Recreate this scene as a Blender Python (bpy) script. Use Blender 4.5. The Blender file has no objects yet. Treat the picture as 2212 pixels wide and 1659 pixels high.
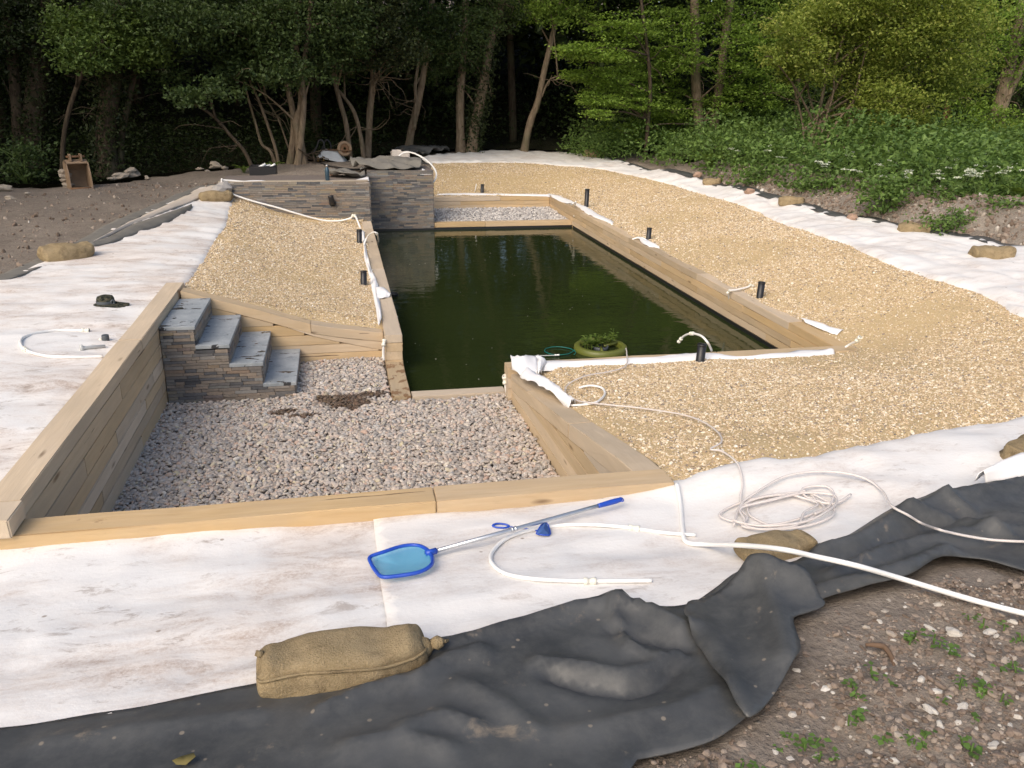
import bpy, bmesh, math, random
import numpy as np
from mathutils import Vector, Matrix
from mathutils.geometry import delaunay_2d_cdt

random.seed(7); rng = np.random.default_rng(7)
scn = bpy.context.scene
C = scn.collection

# ------------------------------------------------------------------ camera
CAM = np.array([0.0, 0.0, 3.067])
PITCH, ROLL, YAW, FPX = 0.34366, 0.01411, 0.20321, 3295.56 * 2212 / 4032
_F = np.array([math.sin(YAW) * math.cos(PITCH), math.cos(YAW) * math.cos(PITCH), -math.sin(PITCH)])
_R0 = np.array([math.cos(YAW), -math.sin(YAW), 0.0]); _U0 = np.cross(_R0, _F)
_R = math.cos(ROLL) * _R0 + math.sin(ROLL) * _U0
_U = -math.sin(ROLL) * _R0 + math.cos(ROLL) * _U0
cd = bpy.data.cameras.new('camera'); cam = bpy.data.objects.new('camera', cd); C.objects.link(cam)
cd.sensor_width = 36.0; cd.lens = 36.0 * 3295.56 / 4032; cd.clip_start = 0.05; cd.clip_end = 800
M = Matrix(((_R[0], _U[0], -_F[0], CAM[0]), (_R[1], _U[1], -_F[1], CAM[1]), (_R[2], _U[2], -_F[2], CAM[2]), (0, 0, 0, 1)))
cam.matrix_world = M
scn.camera = cam

# ------------------------------------------------------------------ light
SUN_EL, SUN_AZ = math.radians(42), math.radians(222)     # azimuth clockwise from +Y: behind the camera, to the left
w = bpy.data.worlds.new('World'); scn.world = w; w.use_nodes = True
wn = w.node_tree.nodes; wl = w.node_tree.links
bg = wn['Background']; sky = wn.new('ShaderNodeTexSky'); sky.sky_type = 'NISHITA'; sky.sun_disc = False
sky.sun_elevation = SUN_EL; sky.sun_rotation = SUN_AZ; sky.air_density = 1.0; sky.dust_density = 4.0; sky.ozone_density = 0.6
wl.new(sky.outputs[0], bg.inputs[0]); bg.inputs[1].default_value = 0.15
sd = bpy.data.lights.new('sun', 'SUN'); sun = bpy.data.objects.new('sun', sd); C.objects.link(sun)
sd.energy = 1.0; sd.angle = math.radians(50); sd.color = (1.0, 0.90, 0.74)
_sv = Vector((math.sin(SUN_AZ) * math.cos(SUN_EL), math.cos(SUN_AZ) * math.cos(SUN_EL), math.sin(SUN_EL)))
sun.rotation_euler = _sv.to_track_quat('Z', 'Y').to_euler(); sun.location = (-20, -15, 30)
scn.view_settings.view_transform = 'Standard'; scn.view_settings.look = 'None'
scn.view_settings.exposure = 0.42; scn.view_settings.gamma = 1.0; scn.view_settings.use_curve_mapping = False
scn.render.engine = 'CYCLES'
scn.cycles.max_bounces = 6; scn.cycles.diffuse_bounces = 3; scn.cycles.glossy_bounces = 3
scn.cycles.transparent_max_bounces = 8

# ------------------------------------------------------------------ pixel -> place (pixels of the 2212 x 1659 view)
def ray(u, v):
    return _F + _R * (u - 1106) / FPX - _U * (v - 829.5) / FPX
def atz(u, v, z): d = ray(u, v); return CAM + d * ((z - CAM[2]) / d[2])
def atx(u, v, x): d = ray(u, v); return CAM + d * (x / d[0])
def aty(u, v, y): d = ray(u, v); return CAM + d * (y / d[1])

# ------------------------------------------------------------------ noise and terrain
def vnoise(x, y, s=0):
    x = np.asarray(x, float); y = np.asarray(y, float)
    xi = np.floor(x); yi = np.floor(y); fx = x - xi; fy = y - yi
    def h(a, b):
        t = np.sin(a * 127.1 + b * 311.7 + s * 74.7) * 43758.5453
        return t - np.floor(t)
    ux = fx * fx * (3 - 2 * fx); uy = fy * fy * (3 - 2 * fy)
    return (h(xi, yi) * (1 - ux) + h(xi + 1, yi) * ux) * (1 - uy) + (h(xi, yi + 1) * (1 - ux) + h(xi + 1, yi + 1) * ux) * uy - 0.5
def fbm(x, y, s=0, o=3):
    t = 0; a = 1
    for k in range(o):
        t = t + a * vnoise(x * 2 ** k, y * 2 ** k, s + k * 13); a *= 0.5
    return t

CP = []
def cp(z, *pts):
    for q in pts: CP.append((q[0], q[1], z))
# ring round the pool walls
cp(.385, *[(5.42, y) for y in np.arange(7.7, 21.2, 1.3)])
cp(.385, *[(x, 21.05) for x in (2.2, 3.2, 4.3, 5.4)])
cp(.385, *[(x, 7.66) for x in (2.0, 2.8, 3.6, 4.5)])
cp(.39, *[(.38, y) for y in (10.2, 11.5, 13, 14.5, 16, 17.2)])
# gravel rim
cp(.85, (2.6, 24.4), (4.77, 24.4), (6.5, 23.2), (7.5, 20.53), (7.85, 16.56), (7.55, 12.69), (7.34, 10.55), (7.19, 8.8), (7.13, 7.81), (6.94, 7.24),
   (6.3, 6.0), (5.6, 5.3), (4.72, 4.72), (3.81, 4.56), (3.02, 4.39), (2.51, 4.35))
cp(.80, (1.98, 4.25)); cp(.66, (1.92, 5.3)); cp(.50, (1.85, 6.5)); cp(.42, (1.8, 7.4))
cp(.85, (-1.9, 17.16), (-1.82, 14.3), (-1.8, 11.98), (-1.77, 10.4), (-1.75, 9.6)); cp(.60, (-.7, 9.6)); cp(.58, (-.75, 11.5), (-.75, 14)); cp(.52, (-.85, 16.2)); cp(.55, (-1.15, 17.2)); cp(.45, (-.5, 17.2)); cp(.40, (0, 17.2)); cp(.42, (.2, 9.6))
# fleece rim
cp(.92, (3.83, 28.25), (6.62, 28.8), (8.33, 26.64), (8.53, 21.97), (8.73, 18.3), (8.76, 14.91), (9.04, 13.2), (9.29, 11.91), (9.61, 11.19), (9.72, 10.4),
   (8.6, 7.5), (7.6, 5.2), (6.0, 3.9))
cp(.90, (-2.67, 19.5), (-3.16, 16.19), (-3.45, 12.51), (-3.64, 11.02), (-3.78, 10.17), (-3.8, 8.0), (-3.8, 6.0), (-3.6, 4.0))
cp(.865, (-2.05, 9.4), (-2.05, 8.0), (-2.05, 6.6), (-2.05, 5.4)); cp(.80, (-2.1, 4.4))
cp(.735, *[(x, 4.12) for x in (-1.9, -1.2, -.5, .2, .9, 1.6)]); cp(.76, (2.0, 3.95))
cp(.87, (-1.6, 2.7), (-.81, 2.7), (0, 2.8), (.7, 2.95), (1.5, 3.1), (2.2, 3.3), (2.95, 3.56), (3.8, 3.72))
cp(.96, (.84, 2.0), (1.35, 2.2), (1.63, 2.41), (1.92, 2.7), (2.38, 2.79), (2.93, 2.73), (4.2, 2.9), (-1, 1.9))
cp(1.15, (-2, .9), (0, .9), (2, .9), (4.5, 1.0)); cp(1.4, (-3, -1.5), (0, -1.5), (3, -1.5), (6, 0))
# soil behind the stone walls and left
cp(1.13, (-2, 18.6), (-.8, 18.4), (.4, 18.6)); cp(1.17, (1.4, 19.9), (.2, 20.5)); cp(1.05, (-1, 21.5), (1.2, 22.8), (2.4, 26.0))
cp(.97, (-4.2, 18), (-5, 14), (-5.5, 10.5), (-6, 20), (-8, 24), (-3, 23), (0, 25.5), (3, 29.5), (6, 30), (-9, 12), (-12, 20))
# mound on the right
cp(1.22, (9.1, 21), (9.45, 18), (9.65, 15.3), (10.1, 13.4), (10.4, 12.1), (11.0, 11.2), (11.2, 9.5))
cp(1.1, (11, 20), (11.5, 16), (12.5, 12), (12, 26), (9.5, 28), (14, 22), (13.5, 9)); cp(1.2, (18, 20), (16, 26))
CP = np.array(CP)
def base_h(x, y):
    r = np.maximum(0, y - 33) * 0.42
    r = 11 * (1 - np.exp(-r / 11))
    l = np.maximum(0, -x - 17) * 0.15
    return 1.0 + r + 8 * (1 - np.exp(-l / 8)) + 0.25 * np.clip((-y - 1) / 10, 0, 1)
_d = np.hypot(CP[:, None, 0] - CP[None, :, 0], CP[:, None, 1] - CP[None, :, 1])
_W = np.linalg.solve(np.sqrt(_d ** 2 + .15 ** 2) + np.eye(len(CP)) * -0.02, CP[:, 2] - 1.0)
def H(x, y):
    x = np.asarray(x, float); y = np.asarray(y, float); sh = x.shape
    xf, yf = x.ravel(), y.ravel(); out = np.empty(len(xf))
    for i in range(0, len(xf), 20000):
        a, b = xf[i:i + 20000], yf[i:i + 20000]
        d = np.sqrt((a[:, None] - CP[None, :, 0]) ** 2 + (b[:, None] - CP[None, :, 1]) ** 2 + .15 ** 2)
        z = 1.0 + d @ _W
        ex = np.maximum(np.maximum(-11 - a, a - 15), 0); ey = np.maximum(np.maximum(-2 - b, b - 30), 0)
        k = np.clip(1 - np.hypot(ex, ey) / 5.0, 0, 1); k = k * k * (3 - 2 * k)
        out[i:i + 20000] = z * k + base_h(a, b) * (1 - k)
    return out.reshape(sh)
_T = np.concatenate([np.arange(1.5, 12, .04), np.arange(12, 60, .15)])
def hit(u, v, dz=0.0, hf=None):
    d = ray(u, v); P = CAM[None] + d[None] * _T[:, None]
    g = P[:, 2] - ((hf or H)(P[:, 0], P[:, 1]) + dz)
    k = np.argmax(g < 0)
    if k == 0: return P[-1] if g[0] > 0 else P[0]
    t = g[k - 1] / (g[k - 1] - g[k]); return P[k - 1] * (1 - t) + P[k] * t

# ------------------------------------------------------------------ helpers
def tag(o, label=None, cat=None, group=None, kind=None):
    if label: o['label'] = label
    if cat: o['category'] = cat
    if group: o['group'] = group
    if kind: o['kind'] = kind
    return o
def thing(name, loc, label, cat, group=None):
    o = bpy.data.objects.new(name, None); C.objects.link(o); o.location = Vector([float(q) for q in loc]); o.empty_display_size = .1
    return tag(o, label, cat, group)
def adopt(o, p):
    if p is not None:
        o.parent = p
        o.matrix_parent_inverse = p_world(p).inverted()
    return o
def p_world(p):
    m = p.matrix_basis.copy()
    if p.parent: m = p_world(p.parent) @ p.matrix_parent_inverse @ m
    return m
def link(name, me, m, parent=None):
    o = bpy.data.objects.new(name, me); C.objects.link(o)
    if m is not None:
        me.materials.clear(); me.materials.append(m)
    return adopt(o, parent)
def fastmesh(name, V, Fc, smooth=True):
    """V (n,3); Fc (m,k) all faces with k corners"""
    V = np.asarray(V, np.float32); Fc = np.asarray(Fc, np.int32); me = bpy.data.meshes.new(name)
    me.vertices.add(len(V)); me.vertices.foreach_set('co', V.ravel())
    k = Fc.shape[1]; me.loops.add(Fc.size); me.loops.foreach_set('vertex_index', Fc.ravel())
    me.polygons.add(len(Fc)); me.polygons.foreach_set('loop_start', np.arange(0, Fc.size, k, dtype=np.int32))
    me.polygons.foreach_set('use_smooth', np.full(len(Fc), smooth)); me.update(calc_edges=True); me.validate()
    return me
def bm_link(name, bm, m, parent=None, smooth=False):
    bmesh.ops.recalc_face_normals(bm, faces=bm.faces)
    me = bpy.data.meshes.new(name); bm.to_mesh(me); bm.free()
    if smooth:
        for f in me.polygons: f.use_smooth = True
    return link(name, me, m, parent)
def smooth_line(P, n=6, closed=False):
    P = np.asarray(P, float); N = len(P); out = []
    if N < 3 and not closed: return np.array([P[0] + (P[-1] - P[0]) * t for t in np.linspace(0, 1, n + 1)])
    for i in range(N if closed else N - 1):
        if closed: a, b, c, d = P[i - 1], P[i], P[(i + 1) % N], P[(i + 2) % N]
        else: a, b, c, d = P[max(i - 1, 0)], P[i], P[i + 1], P[min(i + 2, N - 1)]
        for k in range(n):
            t = k / n
            out.append(.5 * ((2 * b) + (c - a) * t + (2 * a - 5 * b + 4 * c - d) * t * t + (3 * b - a - 3 * c + d) * t ** 3))
    if not closed: out.append(P[-1])
    return np.array(out)
def tube_data(P, R, seg=8, closed=False, cap=True):
    P = np.asarray(P, float); n = len(P); R = np.full(n, R) if np.isscalar(R) else np.asarray(R, float)
    T = np.gradient(P, axis=0) if not closed else np.roll(P, -1, 0) - np.roll(P, 1, 0)
    T /= np.linalg.norm(T, axis=1)[:, None] + 1e-9
    ref = np.array([0, 0, 1.0]) if abs(T[0][2]) < .9 else np.array([1.0, 0, 0])
    N = np.cross(T[0], ref); N /= np.linalg.norm(N); V = []; ang = np.linspace(0, 2 * math.pi, seg, endpoint=False)
    for i in range(n):
        N = N - T[i] * (N @ T[i]); N /= np.linalg.norm(N) + 1e-9; B = np.cross(T[i], N)
        V.append(P[i] + R[i] * (np.cos(ang)[:, None] * N + np.sin(ang)[:, None] * B))
    V = np.concatenate(V); Fc = []
    for i in range(n if closed else n - 1):
        j = (i + 1) % n
        for k in range(seg):
            l = (k + 1) % seg; Fc.append((i * seg + k, i * seg + l, j * seg + l, j * seg + k))
    if cap and not closed:
        V = np.concatenate([V, [P[0], P[-1]]]); a, b = len(V) - 2, len(V) - 1
        for k in range(seg):
            l = (k + 1) % seg; Fc.append((a, l, k, k)); Fc.append((b, (n - 1) * seg + k, (n - 1) * seg + l, (n - 1) * seg + l))
    return V, Fc
def mesh_quads(name, V, Fc, smooth=True):
    me = bpy.data.meshes.new(name); me.from_pydata([tuple(map(float, v)) for v in V], [], [tuple(dict.fromkeys(f)) for f in Fc]); me.update()
    for p in me.polygons: p.use_smooth = smooth
    return me
def tube(name, P, R, m, parent=None, seg=8, closed=False, sm=6, cap=True):
    P = np.asarray(P, float)
    if np.isscalar(R) and sm and len(P) > 2: P = smooth_line(P, sm, closed)
    elif sm and len(P) > 2:
        Rr = np.interp(np.linspace(0, len(P) - 1, (len(P) - 1) * sm + 1), np.arange(len(P)), R); P = smooth_line(P, sm); R = Rr
    V, Fc = tube_data(P, R, seg, closed, cap)
    return link(name, mesh_quads(name, V, Fc), m, parent)
def tubes(name, items, m, parent=None, seg=6):
    Vs, Fs, o = [], [], 0
    for P, R in items:
        V, Fc = tube_data(P, R, seg); Vs.append(V); Fs += [tuple(i + o for i in f) for f in Fc]; o += len(V)
    o = link(name, mesh_quads(name, np.concatenate(Vs), Fs), m, parent)
    if parent is not None: o['kind'] = 'stuff'
    return o
def box_bm(bm, c, s, rot=None, bev=0.0):
    r = bmesh.ops.create_cube(bm, size=1.0); vs = r['verts']
    bmesh.ops.scale(bm, vec=s, verts=vs)
    if bev > 0:
        es = list({e for v in vs for e in v.link_edges}); rr = bmesh.ops.bevel(bm, geom=es, offset=bev, segments=2, affect='EDGES', profile=.6); vs = list({v for f in rr['faces'] for v in f.verts} | {v for v in vs if v.is_valid})
    if rot is not None: bmesh.ops.rotate(bm, cent=(0, 0, 0), matrix=rot, verts=vs)
    bmesh.ops.translate(bm, vec=c, verts=vs); return vs
def lathe(name, prof, m, parent=None, seg=20, loc=(0, 0, 0), axis=None, smooth=True):
    V = []; Fc = []; n = len(prof); a = np.linspace(0, 2 * math.pi, seg, endpoint=False)
    for r, z in prof: V += [(r * math.cos(t), r * math.sin(t), z) for t in a]
    for i in range(n - 1):
        for k in range(seg): l = (k + 1) % seg; Fc.append((i * seg + k, i * seg + l, (i + 1) * seg + l, (i + 1) * seg + k))
    V = np.array(V)
    if axis is not None:
        q = Vector(axis).to_track_quat('Z', 'Y').to_matrix(); V = V @ np.array(q).T
    V = V + np.asarray(loc, float)
    return link(name, mesh_quads(name, V, Fc, smooth), m, parent)
def inpoly(x, y, P):
    P = np.asarray(P, float); c = np.zeros(len(x), bool); j = len(P) - 1
    for i in range(len(P)):
        xi, yi, xj, yj = P[i][0], P[i][1], P[j][0], P[j][1]
        if yi != yj:
            m = ((yi > y) != (yj > y)) & (x < (xj - xi) * (y - yi) / (yj - yi) + xi); c ^= m
        j = i
    return c
def polydist(x, y, L):
    """distance to a polyline"""
    d = np.full(np.shape(x), 1e9)
    for a, b in zip(L[:-1], L[1:]):
        ax, ay, bx, by = a[0], a[1], b[0], b[1]; q = (bx - ax) ** 2 + (by - ay) ** 2 + 1e-12
        t = np.clip(((x - ax) * (bx - ax) + (y - ay) * (by - ay)) / q, 0, 1)
        d = np.minimum(d, np.hypot(x - ax - t * (bx - ax), y - ay - t * (by - ay)))
    return d
def region(name, poly, sp, zf, m, parent=None, thick=0.0, holes=(), smooth=True):
    """a sheet over the plan polygon `poly` (xy), meshed at spacing sp, with z = zf(x, y)"""
    poly = [tuple(p[:2]) for p in poly]; B = []
    for a, b in zip(poly, poly[1:] + poly[:1]):
        L = math.hypot(b[0] - a[0], b[1] - a[1]); k = max(1, int(L / sp))
        B += [(a[0] + (b[0] - a[0]) * t / k, a[1] + (b[1] - a[1]) * t / k) for t in range(k)]
    P = np.array(B); xs = np.arange(P[:, 0].min(), P[:, 0].max(), sp); ys = np.arange(P[:, 1].min(), P[:, 1].max(), sp * .9)
    X, Y = np.meshgrid(xs, ys); X = X + (np.arange(len(ys)) % 2)[:, None] * sp * .5
    X = X.ravel() + rng.uniform(-.12, .12, X.size) * sp; Y = Y.ravel() + rng.uniform(-.12, .12, Y.size) * sp
    ok = inpoly(X, Y, B)
    X, Y = X[ok], Y[ok]
    dd = polydist(X, Y, B + B[:1]); ok = dd > sp * .45; X, Y = X[ok], Y[ok]
    vs = [Vector(p) for p in B] + [Vector((a, b)) for a, b in zip(X, Y)]
    r = delaunay_2d_cdt(vs, [], [list(range(len(B)))], 1, 1e-5)
    co = np.array([(p.x, p.y) for p in r[0]]); z = zf(co[:, 0], co[:, 1]); F3 = np.array([f for f in r[2] if len(f) == 3])
    me = fastmesh(name, np.column_stack([co, z]), F3, smooth); o = link(name, me, m, parent)
    if thick: s = o.modifiers.new('solid', 'SOLIDIFY'); s.thickness = thick; s.offset = 0.0
    return o
def hits(px, dz=0.0): return [hit(u, v, dz) for u, v in px]

# ------------------------------------------------------------------ materials
class G:
    def __init__(s, name):
        s.m = bpy.data.materials.new(name); s.m.use_nodes = True; s.t = s.m.node_tree; s.b = s.t.nodes['Principled BSDF']; s.out = s.t.nodes['Material Output']
    def n(s, kind, **kw):
        o = s.t.nodes.new('ShaderNode' + kind)
        for k, v in kw.items():
            if k.startswith('_'): setattr(o, k[1:], v)
            else: s.set(o, k, v)
        return o
    def set(s, o, k, v):
        k = k.replace('__', ' '); i = o.inputs[int(k[1:])] if k[0] == 'i' and k[1:].isdigit() else o.inputs[k]
        if hasattr(v, 'is_output') or isinstance(v, bpy.types.NodeSocket): s.t.links.new(v, i)
        else: i.default_value = v if not (isinstance(v, tuple) and len(v) == 3 and i.type == 'RGBA') else (*v, 1)
    def coord(s, kind='Object', scale=(1, 1, 1), rnd=0.0):
        c = s.n('TexCoord').outputs[kind]; mp = s.n('Mapping'); s.set(mp, 'Vector', c); mp.inputs['Scale'].default_value = scale
        if rnd:
            oi = s.n('ObjectInfo').outputs['Random']; v = s.n('CombineXYZ'); k = s.math('MULTIPLY', oi, rnd)
            for a in 'XYZ': s.set(v, a, k)
            s.set(mp, 'Location', v.outputs[0])
        return mp.outputs[0]
    def noise(s, vec, scale=5, detail=4, rough=.55, dist=0):
        o = s.n('TexNoise'); s.set(o, 'Vector', vec); o.inputs['Scale'].default_value = scale; o.inputs['Detail'].default_value = detail
        o.inputs['Roughness'].default_value = rough; o.inputs['Distortion'].default_value = dist; return o.outputs['Fac']
    def ramp(s, fac, stops, interp='LINEAR'):
        o = s.n('ValToRGB'); s.set(o, 'Fac', fac); cr = o.color_ramp; cr.interpolation = interp
        while len(cr.elements) < len(stops): cr.elements.new(.5)
        for e, (p, c) in zip(cr.elements, stops): e.position = p; e.color = (*c, 1) if isinstance(c, tuple) else (c, c, c, 1)
        return o.outputs[0]
    def mix(s, f, a, b, mode='MIX'):
        o = s.n('Mix', _data_type='RGBA', _blend_type=mode)
        for i, v in ((0, f), (6, a), (7, b)):
            if isinstance(v, bpy.types.NodeSocket): s.t.links.new(v, o.inputs[i])
            else: o.inputs[i].default_value = (*v, 1) if isinstance(v, tuple) else v
        return o.outputs[2]
    def math(s, op, a, b=0.0, clamp=False):
        o = s.n('Math', _operation=op, _use_clamp=clamp)
        for i, v in ((0, a), (1, b)):
            if isinstance(v, bpy.types.NodeSocket): s.t.links.new(v, o.inputs[i])
            else: o.inputs[i].default_value = v
        return o.outputs[0]
    def bump(s, h, strength=.4, dist=.01):
        o = s.n('Bump'); s.set(o, 'Height', h); o.inputs['Strength'].default_value = strength; o.inputs['Distance'].default_value = dist
        s.set(s.b, 'Normal', o.outputs[0]); return o
    def fin(s, col=None, rough=.7, spec=.3, metal=0.0):
        if col is not None: s.set(s.b, 'Base__Color', col)
        s.set(s.b, 'Roughness', rough); s.b.inputs['Specular IOR Level'].default_value = spec; s.b.inputs['Metallic'].default_value = metal
        return s.m
def plain(name, col, rough=.6, spec=.3, metal=0.0, var=.25, scale=14, bump=.15):
    g = G(name); v = g.coord(); n = g.noise(v, scale, 5, .6)
    c = g.mix(g.math('MULTIPLY', n, 1.0), tuple(q * (1 - var) for q in col), tuple(min(1, q * (1 + var)) for q in col))
    if bump: g.bump(g.noise(v, scale * 5, 3), bump, .004)
    return g.fin(c, rough, spec, metal)

def m_oak(name, light, dark, grey=.22, wet=0.0):
    g = G(name); v = g.coord('Object', (1.0, 12, 12), 37.0); v2 = g.coord('Object', (1.0, 2.2, 2.2), 91.0)
    gr = g.noise(v, 2.2, 6, .6, .8); bl = g.noise(v2, 1.3, 4, .55, .4)
    c = g.mix(g.ramp(gr, [(.28, 0.0), (.75, 1.0)]), dark, light)
    c = g.mix(g.ramp(bl, [(.35, 0.0), (.7, .8)]), c, tuple(q * .72 for q in light), 'MIX')
    ws = g.ramp(g.noise(g.coord('Object', (1.3, 5, 5), 17.0), 1.6, 5, .6), [(.42, 0.0), (.72, grey)])
    c = g.mix(ws, c, (.47, .40, .32))
    # dark knots and drying cracks
    vo = g.n('TexVoronoi', _feature='F1'); g.set(vo, 'Vector', g.coord('Object', (1.6, 6, 6), 53.0)); vo.inputs['Scale'].default_value = 1.0
    kn = g.ramp(g.math('ADD', vo.outputs['Distance'], g.math('MULTIPLY', gr, .12)), [(.10, 1.0), (.19, 0.0)])
    c = g.mix(g.math('MULTIPLY', kn, .75), c, (.13, .075, .04))
    ck = g.noise(g.coord('Object', (1.2, 26, 26), 71.0), 1.3, 3, .5, .35); ckm = g.ramp(ck, [(.245, 1.0), (.275, 0.0)])
    c = g.mix(g.math('MULTIPLY', ckm, .85), c, (.085, .055, .035))
    st = g.ramp(g.noise(g.coord('Object', (3, 4, 4), 11.0), 2.4, 5, .65), [(.69 - .17 * wet, 0.0), (.76 - .22 * wet, .5 + .4 * wet)])
    c = g.mix(st, c, (.24, .15, .09))
    oi = g.n('ObjectInfo').outputs['Random']
    hs = g.n('HueSaturation'); g.set(hs, 'Color', c); g.set(hs, 'Value', g.math('ADD', g.math('MULTIPLY', oi, .26), .88)); g.set(hs, 'Saturation', g.math('ADD', g.math('MULTIPLY', g.math('FRACT', g.math('MULTIPLY', oi, 7.3)), .4), .8))
    g.bump(g.math('SUBTRACT', gr, g.math('MULTIPLY', ckm, .9)), .45, .006)
    return g.fin(hs.outputs[0], .68, .25)
OAK = m_oak('weathered_oak', (.64, .51, .355), (.51, .395, .265))
OAKW = m_oak('wet_oak', (.56, .45, .31), (.42, .32, .21), .3, 1.0)
OAKF = m_oak('fresh_oak', (.64, .49, .315), (.53, .385, .23), .25)

def m_fleece(name, dirt):
    g = G(name); P = g.n('NewGeometry').outputs['Position']
    def co(sc, off=(0, 0, 0)):
        mp = g.n('Mapping'); g.set(mp, 'Vector', P); mp.inputs['Scale'].default_value = sc; mp.inputs['Location'].default_value = off; return mp.outputs[0]
    a = g.noise(co((.9, 1.4, 1)), .9, 6, .6, .5); b = g.noise(co((1.5, 3.2, 1), (7, 3, 0)), 1.6, 9, .74, .6); f = g.noise(co((1, 1, 1)), 38, 4, .6)
    c = g.mix(g.ramp(a, [(.40, 0.0), (.66, .7 * dirt)]), (.785, .772, .748), (.71, .63, .56))
    m = g.math('MULTIPLY', g.ramp(b, [(.45, 0.0), (.64, .85 * dirt)]), g.ramp(a, [(.40, .03), (.56, 1.0)]))
    gr = g.ramp(g.noise(co((1, 1, 1)), 55, 5, .8), [(.36, .25), (.60, 1.0)]); m = g.math('MULTIPLY', m, gr)
    c = g.mix(m, c, (.37, .255, .185))
    d = g.ramp(g.noise(co((2.2, 4.5, 1), (1, 8, 0)), 2.0, 9, .76, .4), [(.55, 0.0), (.66, .75 * dirt)])
    c = g.mix(g.math('MULTIPLY', d, g.ramp(g.noise(co((1, 1, 1), (4, 4, 0)), .8, 2), [(.42, 0.0), (.58, 1.0)])), c, (.24, .17, .125))
    sp = g.n('TexVoronoi'); g.set(sp, 'Vector', P); sp.inputs['Scale'].default_value = 4.5
    c = g.mix(g.ramp(sp.outputs['Distance'], [(.035, .7), (.06, 0.0)]), c, (.25, .19, .14))
    g.bump(g.math('ADD', f, g.math('MULTIPLY', g.noise(co((2, 7, 2)), 2, 5, .6, .8), 1.2)), .35, .006)
    return g.fin(c, .9, .1)
FLEECE = m_fleece('stained_white_fleece', .9); FLEECEC = m_fleece('white_fleece', .5)
WFAB = plain('clean_white_fleece', (.82, .81, .80), .9, .1, var=.05, scale=8, bump=.3)

def m_liner():
    g = G('black_rubber_liner'); P = g.n('NewGeometry').outputs['Position']
    n = g.noise(P, 2.0, 6, .6, .4); n2 = g.noise(P, 9, 6, .7); n3 = g.noise(P, 60, 3)
    c = g.mix(g.ramp(n, [(.35, 0.0), (.7, 1.0)]), (.042, .044, .045), (.088, .090, .089))
    c = g.mix(g.ramp(g.noise(P, 7, 9, .82, .2), [(.44, 0.0), (.70, .5)]), c, (.13, .128, .118))
    dst = g.math('MULTIPLY', g.ramp(g.noise(P, 3.3, 7, .72, .5), [(.58, 0.0), (.66, .6)]), g.ramp(n2, [(.45, 0.0), (.6, 1.0)]))
    c = g.mix(dst, c, (.30, .24, .17))
    vo = g.n('TexVoronoi'); g.set(vo, 'Vector', P); vo.inputs['Scale'].default_value = 9
    c = g.mix(g.ramp(vo.outputs['Distance'], [(.06, .7), (.09, 0.0)]), c, (.26, .22, .17))
    g.bump(g.math('ADD', n2, g.math('MULTIPLY', n3, .5)), .18, .004)
    return g.fin(c, g.ramp(n2, [(.3, .36), (.7, .62)]), .5)
LINER = m_liner()

def m_soil(name, c1, c2, c3, sc=1.0):
    g = G(name); P = g.n('NewGeometry').outputs['Position']
    n = g.noise(P, .9 * sc, 6, .65, .3); n2 = g.noise(P, 7 * sc, 7, .7, .2); n3 = g.noise(P, 42 * sc, 4, .65)
    c = g.mix(g.ramp(n, [(.35, 0.0), (.68, 1.0)]), c1, c2); c = g.mix(g.ramp(n2, [(.35, 0.0), (.7, .8)]), c, c3)
    vo = g.n('TexVoronoi'); g.set(vo, 'Vector', P); vo.inputs['Scale'].default_value = 26 * sc
    k = g.n('SeparateColor'); g.set(k, 'Color', vo.outputs['Color'])
    fl = g.math('MULTIPLY', g.ramp(vo.outputs['Distance'], [(.20, 1.0), (.27, 0.0)]), g.math('GREATER_THAN', k.outputs[0], .80))
    c = g.mix(g.math('MULTIPLY', fl, .75), c, (.46, .40, .33))
    c = g.mix(g.ramp(n3, [(.3, .55), (.6, 0.0)]), c, tuple(q * .55 for q in c1))
    g.bump(g.math('ADD', n2, g.math('ADD', g.math('MULTIPLY', n3, .6), g.math('MULTIPLY', fl, .3))), .9, .03)
    return g.fin(c, .95, .1)
SOIL = m_soil('bare_soil', (.19, .155, .125), (.275, .23, .185), (.33, .285, .235))
MOUND = m_soil('turned_soil', (.22, .185, .15), (.30, .26, .215), (.37, .33, .28), 1.3)

def m_sand():
    g = G('sandy_gravel_bed'); P = g.n('NewGeometry').outputs['Position']
    n = g.noise(P, .8, 5, .6, .4); n2 = g.noise(P, 12, 6, .7); n3 = g.noise(P, 70, 4, .7)
    c = g.mix(n, (.52, .385, .20), (.60, .45, .25)); c = g.mix(g.ramp(n2, [(.35, 0.0), (.7, .6)]), c, (.49, .375, .22))
    c = g.mix(g.ramp(n3, [(.52, 0.0), (.66, .8)]), c, (.66, .54, .38)); c = g.mix(g.ramp(n3, [(.3, .6), (.42, 0.0)]), c, (.30, .21, .12))
    g.bump(g.math('ADD', n2, g.math('MULTIPLY', n3, .8)), .8, .012); return g.fin(c, .95, .1)
SAND = m_sand()

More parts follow.
